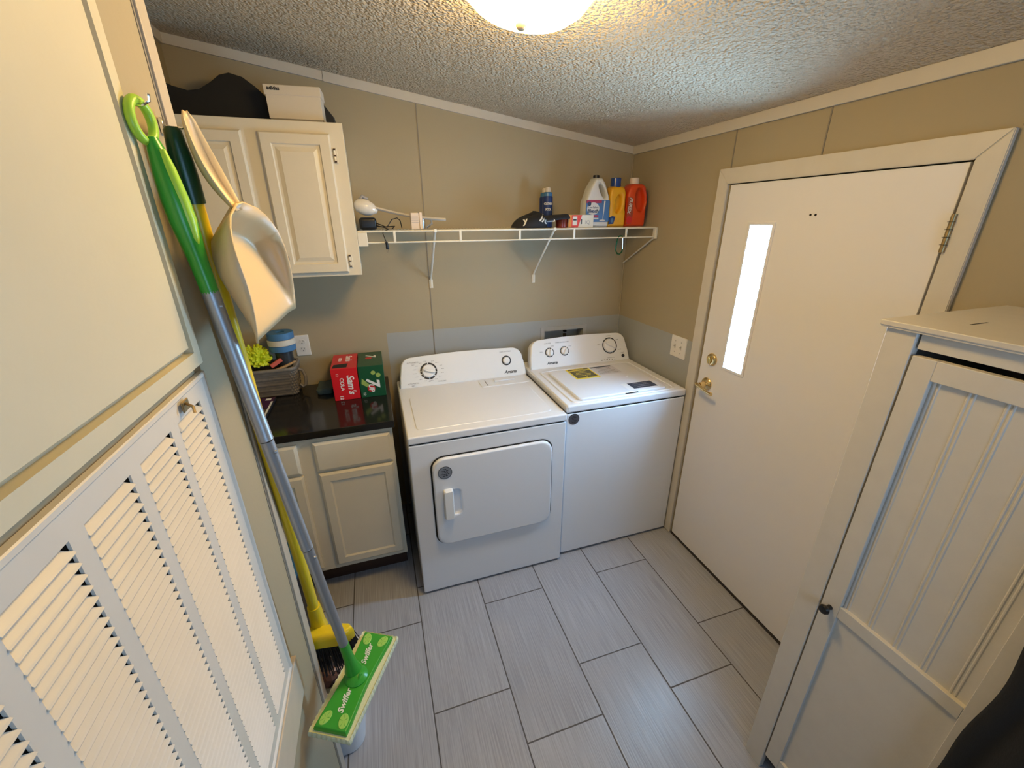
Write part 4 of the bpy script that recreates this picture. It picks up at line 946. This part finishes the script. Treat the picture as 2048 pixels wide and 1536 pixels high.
# wicker basket
WK = mat('grey_wicker', (0.22, 0.19, 0.155), 0.6, var=0.25, vscale=60)
bk = thing('wicker_basket', (-2.085, -0.1, ZC), 'grey woven wicker basket full of odds and ends on the countertop', 'basket')
bm = B(); NR, NC = 30, 96; rings = []
def bsec(t, k):
    w_ = 0.215+0.04*t; h_ = 0.115+0.060*t; cy_ = -0.075-0.030*t; pts = rrect(w_, h_, 0.03, 23)
    p = pts[k % len(pts)]; return Vector((-2.078+p[0], cy_+p[1], ZC+0.001+0.165*t)), Vector((p[0]/w_, p[1]/h_, 0)).normalized()
NP = len(rrect(0.2, 0.1, 0.03, 23))
for i in range(NR+1):
    t = i/NR; row = []
    for k in range(NP):
        p, n_ = bsec(t, k); r_ = math.floor(t*10); s_ = math.sin(k/NP*2*PI*14+PI*(r_ % 2)); q = math.sin((t*10-r_)*PI)
        row.append(bm.verts.new(p+n_*(0.004*q*(0.55+0.45*s_)) if t < 0.86 else bm.verts.new(p+n_*0.005*math.sin((t-0.86)/0.14*PI)).co)) if False else row.append(bm.verts.new(p+n_*(0.0065*q*(0.5+0.5*s_) if t < 0.86 else 0.006*math.sin((t-0.86)/0.14*PI))))
    rings.append(row)
for A, Dd in zip(rings, rings[1:]):
    for k in range(NP): bm.faces.new((A[k], A[(k+1) % NP], Dd[(k+1) % NP], Dd[k]))
bm.faces.new(rings[0])
inn = [[bm.verts.new(v.co+(Vector((-2.078, -0.1, v.co.z))-v.co)*0.10) for v in rings[i]] for i in (NR, 2)]
seq = [rings[NR], inn[0], inn[1]]
for A, Dd in zip(seq, seq[1:]):
    for k in range(NP): bm.faces.new((A[k], A[(k+1) % NP], Dd[(k+1) % NP], Dd[k]))
bm.faces.new(inn[1]); obj('woven_body', bm, WK, bk, smooth=True, angle=50)
bm = B(); tube(bm, [(-1.953, -0.105, 1.045), (-1.935, -0.10, 1.035), (-1.925, -0.10, 1.0), (-1.930, -0.10, 0.955), (-1.945, -0.10, 0.945), (-1.958, -0.10, 0.96)], 0.008, 10); obj('side_handle', bm, WK, bk, smooth=True)
bm = B(); box(bm, -2.02, -1.985, -0.137, -0.131, 0.935, 0.952, 0.001, 1); obj('leather_tag', bm, TOEK, bk)
# things in the basket
YG = mat('neon_yellow', (0.62, 0.70, 0.02), 0.7)
bm = B(); rg = random.Random(9)
for i in range(260):
    a = rg.uniform(0, 2*PI); e = rg.uniform(0.0, 1.2); d_ = Vector((math.cos(a)*math.cos(e), math.sin(a)*math.cos(e), math.sin(e)))
    c = Vector((-2.125, -0.115, 1.098)); l_ = rg.uniform(0.045, 0.075); p = c+Vector((d_.x*0.035-0.012, d_.y*0.025, d_.z*0.022))
    s_ = Vector((rg.uniform(-1, 1), rg.uniform(-1, 1), rg.uniform(-1, 1)))*0.012
    tube(bm, [p, p+Vector((d_.x*l_*0.4, d_.y*l_*0.5, d_.z*l_*0.6))+s_*0.4, p+Vector((d_.x*l_*0.6, d_.y*l_*0.75, d_.z*l_))+s_], [0.007, 0.010, 0.006], 6)
solo('microfibre_duster', bm, YG, (-2.125, -0.115, 1.04), 'fluffy neon yellow duster head in the wicker basket', 'duster', smooth=True)
BLU = mat('tape_blue', (0.06, 0.19, 0.40), 0.5)
cx_, cy_ = -2.005, -0.085
def ringroll(bm, z0, z1, ro, ri):
    o_ = [(ri, z0), (ro-0.002, z0), (ro, z0+0.002), (ro, z1-0.002), (ro-0.002, z1), (ri, z1), (ri, z0)]
    rings = [[bm.verts.new(Vector((cx_+r*math.cos(2*PI*k/36), cy_+r*math.sin(2*PI*k/36), z))) for k in range(36)] for r, z in o_[:-1]]
    for i in range(len(rings)):
        A, Dd = rings[i], rings[(i+1) % len(rings)]
        for k in range(36): bm.faces.new((A[k], A[(k+1) % 36], Dd[(k+1) % 36], Dd[k]))
    return bm
can = thing('cleaner_tub', (cx_, cy_, 0.93), 'dark cylindrical tub standing in the basket below the tape rolls', 'tub')
bm = B(); lathe(bm, [(0.040, 0), (0.040, 0.215), (0.036, 0.222), (0, 0.222)], c=(cx_, cy_, 0.925), n=28); obj('tub_body', bm, mat('tub_dark', (0.03, 0.035, 0.04), 0.35), can, smooth=True, angle=50)
Z0 = 1.1475
solo('tape_roll', ringroll(B(), Z0, Z0+0.030, 0.061, 0.028), BLU, (cx_, cy_, Z0), 'blue tape roll at the bottom of the stack of three', 'tape roll', 'stacked tape rolls', smooth=True, angle=40)
solo('tape_roll', ringroll(B(), Z0+0.0305, Z0+0.060, 0.064, 0.028), mat('tape_white', (0.66, 0.63, 0.55), 0.5), (cx_, cy_, Z0+0.03), 'white tape roll between the two blue rolls', 'tape roll', 'stacked tape rolls', smooth=True, angle=40)
solo('tape_roll', ringroll(B(), Z0+0.0605, Z0+0.094, 0.061, 0.022), BLU, (cx_, cy_, Z0+0.06), 'blue tape roll on top of the stack of three', 'tape roll', 'stacked tape rolls', smooth=True, angle=40)
bm = B(); tube(bm, [(-2.045, -0.175, 1.070), (-1.99, -0.178, 1.088), (-1.945, -0.170, 1.106)], [0.008, 0.011, 0.010], 8, flat=0.6); solo('wooden_stick', bm, mat('pale_wood', (0.52, 0.33, 0.17), 0.6), (-1.99, -0.178, 1.07), 'pale wooden stick lying across the basket rim', 'stick', smooth=True)
bm = B(); box(bm, -0.03, 0.03, -0.012, 0.012, -0.008, 0.012, 0.004, 2, T=Matrix.Translation((-2.035, -0.148, 1.098)) @ Matrix.Rotation(-0.5, 4, 'Y') @ Matrix.Rotation(0.3, 4, 'Z')); solo('red_sponge', bm, mat('sponge_red', (0.55, 0.10, 0.07), 0.8), (-2.035, -0.148, 1.09), 'coral red sponge next to the yellow duster', 'sponge')
bm = B(); box(bm, -2.175, -2.068, -0.455, -0.160, ZC+0.0005, ZC+0.012, 0.001, 1)
z_ = ZC+0.0123
for a in ((-2.172, -2.071, -0.30, -0.163, 1), (-2.172, -2.071, -0.45, -0.31, 2), (-2.080, -2.071, -0.40, -0.22, 3), (-2.110, -2.085, -0.20, -0.175, 3), (-2.10, -2.085, -0.445, -0.425, 3)):
    quad(bm, [(a[0], a[2], z_+0.0001*a[4]), (a[1], a[2], z_+0.0001*a[4]), (a[1], a[3], z_+0.0001*a[4]), (a[0], a[3], z_+0.0001*a[4])], a[4])
solo('snack_box', bm, [BLK, mat('box_purple', (0.06, 0.012, 0.06), 0.4), mat('box_brown', (0.12, 0.07, 0.03), 0.4), WHT], (-2.12, -0.31, ZC), 'flat purple and brown box lying on the black countertop in front of the basket', 'box')

# ================================================================ ON TOP OF THE WALL CABINET
ZT = 2.1245
bm = B(); prof = [(-2.205, 0.135), (-2.17, 0.118), (-2.12, 0.105), (-2.08, 0.112), (-2.04, 0.136), (-2.00, 0.166), (-1.965, 0.176), (-1.92, 0.165), (-1.88, 0.135), (-1.845, 0.100), (-1.80, 0.085), (-1.74, 0.10), (-1.68, 0.105), (-1.63, 0.085), (-1.600, 0.045), (-1.598, 0.0), (-2.205, 0.0)]
TG = frame((0, -0.05, ZT), (1, 0, 0), (0, 0, 1))
prof = list(reversed(prof))
plate(bm, prof, [(0.0, 0.004), (0.02, 0), (0.11, 0), (0.13, 0.004)], TG)
solo('black_case', bm, mat('black_nylon', (0.006, 0.006, 0.007), 0.7), (-1.9, -0.11, ZT), 'black soft curved instrument case lying on top of the wall cabinet', 'case', angle=40)
sb = thing('shoe_box', (-1.735, -0.25, ZT), 'white shoe box with black lettering on its lid on top of the wall cabinet', 'shoe box')
TS = Matrix.Translation((-1.733, -0.245, ZT)) @ Matrix.Rotation(-0.05, 4, 'Z')
bm = B(); box(bm, -0.098, 0.098, -0.042, 0.05, 0.010, 0.105, 0.001, 1, T=TS); obj('box_body', bm, mat('shoe_box_card', (0.64, 0.58, 0.48), 0.6), sb)
bm = B(); box(bm, -0.102, 0.102, -0.046, 0.054, 0.088, 0.122, 0.002, 1, T=TS); ld = obj('lid', bm, MATS['shoe_box_card'], sb)
bm = B(); text_mesh(bm, 'adidas', 0.018, TS @ frame((-0.067, -0.0466, 0.109), (1, 0, 0), (0, 0, 1)), bold=0.0006); obj('lettering', bm, BLK, ld)
bm = B(); box(bm, -0.094, 0.094, -0.038, 0.046, 0.0, 0.010, T=TS); obj('shaded_base', bm, mat('card_shadow', (0.30, 0.27, 0.23), 0.7), sb)  # darker copy of the card colour, painted as shade under the box

# ================================================================ ON THE WIRE SHELF
ZW = ZS+0.0008
def jug(name, x, y, w_, h_, d_, m_body, cap, capr, caph, label, cat, hole, outline, recess=True):
    t = thing(name, (x, y, ZW), label, cat, 'laundry bottles on the wire shelf')
    T = frame((x, y, ZW), (1, 0, 0), (0, 0, 1))
    bm = B(); plate(bm, outline, [(-d_*0.5, 0.014), (-d_*0.46, 0.007), (-d_*0.34, 0.0015), (0, 0), (d_*0.34, 0.0015), (d_*0.46, 0.007), (d_*0.5, 0.014)], T, holes=[hole])
    if recess: plate(bm, hole, [(-d_*0.18, -0.012), (d_*0.10, -0.012), (d_*0.16, -0.002)], T)
    b_ = obj('bottle', bm, m_body, t, smooth=True, angle=75)
    bm = B(); cx0, z0 = cap[0], cap[1]
    lathe(bm, [(capr*1.12, -0.012), (capr*1.12, -0.002), (capr, 0.0), (capr*0.97, caph-0.002), (capr*0.9, caph), (0, caph)], c=(x+cx0, y, ZW+z0), n=24)
    obj('cap', bm, cap[2], t, smooth=True, angle=45); return t, b_, T
BLC = mat('bleach_jug', (0.62, 0.63, 0.62), 0.4); CAPK = mat('cap_black', (0.01, 0.01, 0.015), 0.3); CAPB = mat('cap_blue', (0.015, 0.05, 0.22), 0.25); CAPW = mat('cap_pink_white', (0.72, 0.62, 0.55), 0.35)
o_ = [(-0.066, 0.0), (0.066, 0.0), (0.072, 0.01), (0.072, 0.13), (0.068, 0.150), (0.058, 0.175), (0.040, 0.215), (0.022, 0.235), (0.018, 0.24), (-0.018, 0.24), (-0.022, 0.232), (-0.046, 0.195), (-0.062, 0.150), (-0.072, 0.125), (-0.072, 0.01)]
hole = [(0.024+0.013*math.cos(a)-0.014*math.sin(a), 0.176+0.034*math.sin(a)) for a in [2*PI*k/14 for k in range(14)]]
t, b_, T = jug('bleach_bottle', -0.350, -0.215, 0.14, 0.25, 0.079, BLC, (0.0, 0.238, CAPK), 0.017, 0.016, 'white bleach jug with blue label and black cap on the wire shelf', 'bleach jug', hole, o_, recess=False)
bm = B(); TLb = T @ Matrix.Translation((0, 0, 0.0398))
def q2(bm, x0, x1, z0, z1, w_, mi): return quad(bm, [TLb @ Vector(p) for p in ((x0, z0, w_), (x1, z0, w_), (x1, z1, w_), (x0, z1, w_))], mi)
plate(bm, rrect(0.138, 0.108, 0.006, 3, 0, 0.080), [(-0.004, 0), (0.0005, 0.0005)], TLb)
q2(bm, -0.0685, 0.020, 0.119, 0.1335, 0.0008, 1)
plate(bm, circ(0.036, 24, -0.028, 0.092, 0.030), [(0.0005, 0), (0.001, 0)], TLb, mi=2)
q2(bm, -0.060, 0.004, 0.050, 0.061, 0.0012, 1); q2(bm, -0.060, 0.006, 0.040, 0.047, 0.0012, 2)
quad(bm, [TLb @ Vector(p) for p in ((0.030, 0.03, 0.0012), (0.033, 0.03, 0.0012), (0.042, 0.13, 0.0012), (0.034, 0.13, 0.0012))], 2)
plate(bm, circ(0.018, 16, 0.030, 0.034, 0.004), [(0.0005, 0), (0.0011, 0)], TLb, mi=2)
text_mesh(bm, 'Bleach', 0.024, TLb @ Matrix.Translation((-0.028, 0.080, 0.0014)), bold=0.0008, mi=3); text_mesh(bm, 'Low-Splash', 0.013, TLb @ Matrix.Translation((-0.028, 0.098, 0.0014)), mi=3)
plate(bm, circ(0.011, 14, -0.052, 0.115), [(0.0005, 0), (0.0013, 0)], TLb, mi=3)
obj('label', bm, [mat('label_blue', (0.05, 0.15, 0.36), 0.4), mat('label_magenta', (0.33, 0.02, 0.07), 0.4), mat('label_white', (0.62, 0.62, 0.60), 0.4), mat('label_navy', (0.01, 0.02, 0.07), 0.4)], b_)
o_ = [(-0.050, 0.0), (0.050, 0.0), (0.054, 0.008), (0.054, 0.075), (0.050, 0.085), (0.048, 0.175), (0.040, 0.195), (0.028, 0.203), (-0.030, 0.203), (-0.044, 0.190), (-0.052, 0.155), (-0.054, 0.008)]
hole = [(0.006+0.016*math.cos(a)+0.004*math.sin(a), 0.118+0.042*math.sin(a)) for a in [2*PI*k/14 for k in range(14)]]
t, b_, T = jug('detergent_bottle', -0.224, -0.205, 0.1, 0.24, 0.075, mat('detergent_yellow', (0.68, 0.33, 0.01), 0.3), (-0.001, 0.202, CAPB), 0.028, 0.042, 'yellow laundry detergent bottle with blue cap on the wire shelf', 'detergent bottle', hole, o_)
bm = B(); TLb = T @ Matrix.Translation((0, 0, 0.0378)); plate(bm, [(-0.048, 0.014), (-0.02, 0.016), (-0.010, 0.052), (-0.030, 0.056), (-0.048, 0.048)], [(-0.004, 0), (0.0006, 0)], TLb); plate(bm, circ(0.008, 14, -0.03, 0.034, 0.012), [(0, 0), (0.001, 0)], TLb, mi=1); obj('label', bm, [CAPB, MATS['label_blue']], b_)
o_ = [(-0.062, 0.0), (0.058, 0.0), (0.062, 0.008), (0.064, 0.12), (0.062, 0.165), (0.050, 0.205), (0.030, 0.218), (-0.034, 0.218), (-0.052, 0.200), (-0.064, 0.165), (-0.064, 0.008)]
hole = [(0.018+0.025*math.cos(a)-0.005*math.sin(a), 0.138+0.055*math.sin(a)) for a in [2*PI*k/14 for k in range(14)]]
t, b_, T = jug('detergent_bottle', -0.100, -0.195, 0.13, 0.26, 0.085, mat('detergent_orange', (0.62, 0.055, 0.008), 0.3), (-0.004, 0.217, CAPW), 0.025, 0.030, 'orange red laundry detergent bottle with white cap near the wall corner', 'detergent bottle', hole, o_)
bm = B(); TLb = T @ Matrix.Translation((0, 0, 0.0428)); plate(bm, [(-0.060, 0.015), (-0.030, 0.015), (-0.022, 0.07), (-0.034, 0.150), (-0.060, 0.150)], [(-0.005, 0), (0.0006, 0)], TLb); plate(bm, circ(0.018, 16, -0.044, 0.035, 0.020), [(0, 0), (0.001, 0)], TLb, mi=1)
text_mesh(bm, 'PUREX', 0.026, TLb @ Matrix.Translation((-0.045, 0.108, 0.001)) @ Matrix.Rotation(-PI/2-0.15, 4, 'Z') @ Matrix.Rotation(0, 4, 'Z'), mi=2, bold=0.001, shear=0.2)
obj('label', bm, [mat('label_steel', (0.34, 0.06, 0.03), 0.4), REDP, MATS['label_white']], b_)
# clear organiser behind
CLR = mat('clear_plastic', (0.9, 0.88, 0.85), 0.15, trans=0.75, alpha=0.55)
bx = thing('clear_container', (-0.030, -0.10, ZW), 'clear plastic container standing in the shelf corner behind the orange bottle', 'container')
bm = B(); loft(bm, [(0, 0.045, 0.10, 0.005), (0.19, 0.050, 0.11, 0.005), (0.19, 0.046, 0.106, 0.004), (0.004, 0.041, 0.096, 0.004)], Matrix.Translation((-0.0305, -0.10, ZW)), capt=True, n=3); obj('container_body', bm, CLR, bx)
bm = B(); box(bm, -0.056, -0.006, -0.156, -0.045, ZW+0.142, ZW+0.149, 0.001, 1); obj('rim', bm, WPL, bx)
# spray cans
def can_(x, y, lab, first):
    t = thing('spray_can', (x, y, ZW), lab, 'spray can', 'spray cans behind the cap')
    bm = B(); lathe(bm, [(0.0, 0), (0.026, 0), (0.027, 0.004), (0.027, 0.150), (0.024, 0.156), (0.0, 0.157)], c=(x, y, ZW), n=28); b_ = obj('can_body', bm, mat('can_blue', (0.012, 0.035, 0.16), 0.3), t, smooth=True, angle=50)
    bm = B(); lathe(bm, [(0.024, 0.154), (0.023, 0.172), (0.019, 0.176), (0, 0.176)], c=(x, y, ZW), n=24); obj('collar', bm, mat('collar_blue', (0.05, 0.17, 0.36), 0.35), t, smooth=True, angle=50)
    bm = B(); lathe(bm, [(0.016, 0.175), (0.0155, 0.192), (0.011, 0.200), (0, 0.202)], c=(x, y, ZW), n=20); obj('clear_cap', bm, mat('cap_clear', (0.75, 0.66, 0.55), 0.1, alpha=0.7), t, smooth=True)
    if first:
        tb_ = B(); lathe(tb_, [(0.0272, 0), (0.0272, 0.16)], c=(x, y, ZW), n=48); tree = BVHTree.FromBMesh(tb_); tb_.free(); T = frame((x, y-0.03, ZW), (1, 0, 0), (0, 0, 1))
        for w_, sz, h_ in (('CLOROX', 0.0145, 0.118), ('POOL', 0.016, 0.090)): obj('lettering', drape(subdiv(text_mesh(B(), w_, sz, T @ Matrix.Translation((-0.004, h_, 0)), bold=0.0006, depth=0.0, sx=0.72)), tree, (0, 1, 0), 0.0004), WHT, b_, flip=False)
can_(-0.583, -0.122, 'blue spray can with clear cap behind the black ball cap', True); can_(-0.572, -0.048, 'second blue spray can half hidden behind the front can', False)
# ball cap
FAB = mat('cap_fabric', (0.012, 0.014, 0.022), 0.85)
hat = thing('ball_cap', (-0.70, -0.235, ZW), 'black ball cap with white script lying flat on the wire shelf', 'cap')
bm = B(); rings = []
for i in range(13):
    t_ = i/12*PI/2; rr = math.cos(t_)**0.75 if i < 12 else 0.02; z_ = 0.068*math.sin(t_)
    rings.append([bm.verts.new(Vector((-0.725+0.095*rr*math.cos(2*PI*k/36)-0.018*math.sin(t_)*0+0.02*math.sin(t_), -0.215+0.080*rr*math.sin(2*PI*k/36), ZW+0.002+z_*(1-0.18*math.cos(2*PI*k/36+2.6))))) for k in range(36)])
for A, Dd in zip(rings, rings[1:]):
    for k in range(36): bm.faces.new((A[k], A[(k+1) % 36], Dd[(k+1) % 36], Dd[k]))
bm.faces.new(rings[-1]); bm.faces.new(rings[0])
ctree = BVHTree.FromBMesh(bm); crown = obj('crown', bm, FAB, hat, smooth=True)
bm = B(); rows = []
for i in range(7):
    s = i/6; rows.append([bm.verts.new(Vector((-0.665+0.135*s, -0.247+0.075*(1-0.25*s*s)*math.sin(-1.3+2.6*k/12), ZW+0.058+0.010*s-0.022*(abs(k-6)/6)**2))) for k in range(13)])
for A, Dd in zip(rows, rows[1:]):
    for k in range(12): bm.faces.new((A[k], A[k+1], Dd[k+1], Dd[k]))
bill = obj('bill', bm, FAB, hat, smooth=True); m_ = bill.modifiers.new('thick', 'SOLIDIFY'); m_.thickness = 0.004
for w_, sz, px_, pz_, an in (('lie', 0.058, -0.662, 0.043, -0.32), ('y', 0.036, -0.768, 0.034, 0.25)):
    obj('script_lettering', drape(subdiv(text_mesh(B(), w_, sz, frame((px_, -0.32, ZW+pz_), (1, 0, 0), (0, 0, 1)) @ Matrix.Rotation(an, 4, 'Z'), shear=0.5, bold=0.0012, depth=0.0, sx=1.15), 3), ctree, (0, 1, 0), 0.0008), WHT, crown, flip=False)
bm = B(); tube(bm, [(-0.815, -0.245, ZW+0.004), (-0.80, -0.285, ZW+0.003), (-0.72, -0.298, ZW+0.003), (-0.63, -0.285, ZW+0.003)], 0.004, 8, flat=0.5); obj('back_strap', bm, FAB, crown, smooth=True)
# jar + small box
bm = B(); lathe(bm, [(0, 0), (0.030, 0), (0.031, 0.004), (0.031, 0.040), (0.027, 0.044), (0, 0.044)], c=(-0.552, -0.245, ZW), n=24); solo('amber_jar', bm, mat('amber_red', (0.20, 0.02, 0.008), 0.2), (-0.552, -0.245, ZW), 'low dark red jar tucked under the bill of the black cap', 'jar', smooth=True, angle=50)
sbx = thing('small_carton', (-0.457, -0.262, ZW), 'small red white and orange carton lying in front of the bleach jug', 'carton')
TC = Matrix.Translation((-0.457, -0.262, ZW)) @ Matrix.Rotation(-0.12, 4, 'Z')
bm = B(); box(bm, -0.068, 0.068, -0.022, 0.022, 0, 0.062, 0.001, 1, T=TC); bb = obj('box', bm, mat('carton_pale', (0.62, 0.60, 0.52), 0.45), sbx)
bm = B(); TF_ = TC @ frame((0, -0.0224, 0), (1, 0, 0), (0, 0, 1))
def q3(x0, x1, z0, z1, w_, mi, sl=0): quad(bm, [TF_ @ Vector(p) for p in ((x0, z0, w_), (x1-sl, z0, w_), (x1, z1, w_), (x0, z1, w_))], mi)
q3(-0.068, -0.052, 0.001, 0.061, 0.0002, 0); q3(-0.052, 0.004, 0.001, 0.061, 0.0002, 1, 0.02); q3(-0.046, -0.022, 0.012, 0.054, 0.0004, 2); q3(-0.043, -0.025, 0.034, 0.042, 0.0006, 3)
text_mesh(bm, '1', 0.034, TF_ @ Matrix.Translation((0.002, 0.028, 0.0006)), mi=3, bold=0.001); text_mesh(bm, 'IQ', 0.026, TF_ @ Matrix.Translation((0.036, 0.025, 0.0004)), mi=4)
obj('printed_face', bm, [mat('box_orange', (0.65, 0.24, 0.03), 0.45), mat('box_red', (0.58, 0.035, 0.02), 0.45), MATS['label_white'], BLK, GRYP], bb)
# carabiner on the lower rail
cb = thing('carabiner', (-0.226, -0.300, 1.565), 'green carabiner clip hanging from the lower wire of the shelf', 'carabiner')
zc = ZS-0.052
bm = B(); tube(bm, [(-0.214, -0.300, zc+0.000), (-0.218, -0.300, zc+0.008), (-0.232, -0.300, zc+0.009), (-0.243, -0.300, zc-0.002), (-0.250, -0.300, zc-0.045), (-0.249, -0.300, zc-0.068), (-0.238, -0.300, zc-0.084), (-0.224, -0.300, zc-0.086), (-0.212, -0.300, zc-0.074), (-0.208, -0.300, zc-0.060)], 0.0034, 8); obj('hook_body', bm, mat('anodised_green', (0.01, 0.12, 0.05), 0.25, metal=0.6), cb, smooth=True)
bm = B(); tube(bm, [(-0.208, -0.300, zc-0.060), (-0.213, -0.300, zc+0.002)], 0.0026, 8); obj('gate', bm, CHROME, cb, smooth=True)
# white handheld shower style appliance, charger and adapter at the left end
hm = thing('white_appliance', (-1.52, -0.2, ZW), 'white plastic appliance with bulbous end and long arm at the left of the wire shelf', 'appliance')
WG = mat('gloss_white_plastic', (0.72, 0.68, 0.62), 0.18)
bm = B(); TT = Matrix.Translation((-1.522, -0.20, 1.815)) @ Matrix.Rotation(0.28, 4, 'Y')
lathe(bm, [(0, -0.048), (0.012, -0.046), (0.026, -0.034), (0.034, -0.012), (0.034, 0.010), (0.026, 0.034), (0.014, 0.050), (0.010, 0.056), (0, 0.058)], n=28, T=TT @ Matrix.Rotation(PI/2, 4, 'Y')); hb = obj('motor_housing', bm, WG, hm, smooth=True)
bm = B(); tube(bm, [(-1.538, -0.19, 1.848), (-1.528, -0.185, 1.862), (-1.505, -0.18, 1.850)], 0.008, 10); obj('dark_bracket', bm, GRYP, hb, smooth=True)
bm = B(); rows = []
for i in range(13):
    s = i/12; x_ = -1.478+0.325*s; z_ = 1.812-0.052*s-0.010*math.sin(PI*s); w_ = 0.014+0.022*math.sin(PI*min(1, s*0.95+0.03))
    if s > 0.95: w_ = 0.010
    rows.append([bm.verts.new(Vector((x_, -0.20+w_*c_, z_+d_))) for c_, d_ in ((-1, 0), (-0.6, 0.006), (0, 0.008), (0.6, 0.006), (1, 0), (0.6, -0.006), (0, -0.007), (-0.6, -0.006))])
for A, Dd in zip(rows, rows[1:]):
    for k in range(8): bm.faces.new((A[k], A[(k+1) % 8], Dd[(k+1) % 8], Dd[k]))
bm.faces.new(rows[0]); bm.faces.new(rows[-1]); obj('arm', bm, WG, hm, smooth=True)
bm = B(); tube(bm, [(-1.225, -0.20, 1.765), (-1.222, -0.21, 1.742), (-1.25, -0.215, 1.722)], 0.006, 8); tube(bm, [(-1.262, -0.20, 1.770), (-1.262, -0.2, 1.720)], 0.008, 10); obj('chrome_clamp', bm, CHROME, hm, smooth=True)
bm = B(); box(bm, -1.555, -1.478, -0.245, -0.165, ZW, ZW+0.055, 0.014, 3); ad = solo('power_adapter', bm, mat('adapter_black', (0.006, 0.006, 0.007), 0.35), (-1.52, -0.2, ZW), 'black power adapter block under the white appliance', 'power adapter', angle=50)
bm = B(); tube(bm, [(-1.482, -0.22, ZW+0.03), (-1.46, -0.24, ZW+0.022), (-1.435, -0.25, ZW+0.012), (-1.41, -0.24, ZW+0.045), (-1.385, -0.235, ZW+0.052), (-1.372, -0.24, ZW+0.040), (-1.368, -0.245, ZW+0.008)], 0.0022, 7)
tube(bm, [(-1.482, -0.235, ZW+0.02), (-1.45, -0.262, ZW+0.012), (-1.43, -0.27, ZW+0.004), (-1.452, -0.285, ZW-0.004), (-1.458, -0.308, ZW-0.012), (-1.452, -0.309, ZW-0.035), (-1.447, -0.309, ZW-0.052)], 0.0022, 7)
tube(bm, [(-1.482, -0.215, ZW+0.015), (-1.44, -0.22, ZW+0.014), (-1.40, -0.25, ZW+0.016), (-1.415, -0.27, ZW+0.004)], 0.0022, 7)
tube(bm, [(-1.447, -0.309, ZW-0.050), (-1.445, -0.309, ZW-0.072)], [0.006, 0.0065], 8); box(bm, -1.452, -1.438, -0.314, -0.304, ZW-0.082, ZW-0.066, 0.002, 1)
for q in (-1.449, -1.442): box(bm, q-0.0006, q+0.0006, -0.311, -0.307, ZW-0.096, ZW-0.082)
obj('cord_with_plug', bm, MATS['adapter_black'], ad, smooth=True, angle=50)
ch = thing('wall_charger', (-1.30, -0.235, ZW), 'ribbed white wall charger standing on the wire shelf', 'charger')
bm = B(); box(bm, -1.325, -1.286, -0.26, -0.215, ZW, ZW+0.074, 0.004, 2); box(bm, -1.286, -1.272, -0.262, -0.213, ZW, ZW+0.076, 0.003, 2); hb = obj('charger_body', bm, mat('charger_white', (0.72, 0.62, 0.53), 0.35), ch, angle=40)
bm = B()
for k in range(4): box(bm, -1.322, -1.290, -0.2612, -0.2598, ZW+0.032+k*0.009, ZW+0.0335+k*0.009)
obj('vent_ribs', bm, GRYP, hb)

# ================================================================ BLACK GARMENT AT THE RIGHT EDGE
gm = thing('black_jacket', (-0.50, -2.30, 0.72), 'black fabric jacket hanging over the near side of the storage cabinet', 'jacket')
bm = B(); rows = []
NRg, NCg = 40, 34
for i in range(NRg+1):
    s = i/NRg; z_ = 1.42-1.10*s
    edge = -2.188+0.040*s+0.005*math.sin(9*s)+0.004*math.sin(23*s+1)
    if s < 0.10: edge -= 0.05*(1-s/0.10)
    row = []
    for k in range(NCg+1):
        q = k/NCg; y_ = edge+(-2.36-edge)*q
        x_ = -0.474-0.030*math.sin(PI*min(1, q*1.3))*(0.4+s)-0.012*math.sin(q*17+2.0*s)*(0.3+0.7*s)-0.004
        row.append(bm.verts.new(Vector((x_, y_, z_))))
    rows.append(row)
for A, Dd in zip(rows, rows[1:]):
    for k in range(NCg): bm.faces.new((A[k], A[k+1], Dd[k+1], Dd[k]))
gb = obj('garment_body', bm, mat('black_cotton', (0.006, 0.007, 0.010), 0.85, bump=0.3, bscale=300), gm, smooth=True)
m_ = gb.modifiers.new('thick', 'SOLIDIFY'); m_.thickness = 0.008; m_.offset = 1
bm = B(); box(bm, -0.459, -0.4535, -2.262, -2.25, 1.395, 1.435, 0.001, 1); bm.free()
bm = B(); tube(bm, [(-0.4595, -2.238, 1.43), (-0.485, -2.238, 1.43), (-0.496, -2.238, 1.44), (-0.498, -2.238, 1.452)], 0.004, 8); lathe(bm, [(0.012, 0), (0.012, 0.003), (0, 0.004)], T=TW(-2.238, 1.43, -0.459), n=16)
obj('hanger_hook', bm, CHROME, rc, smooth=True)
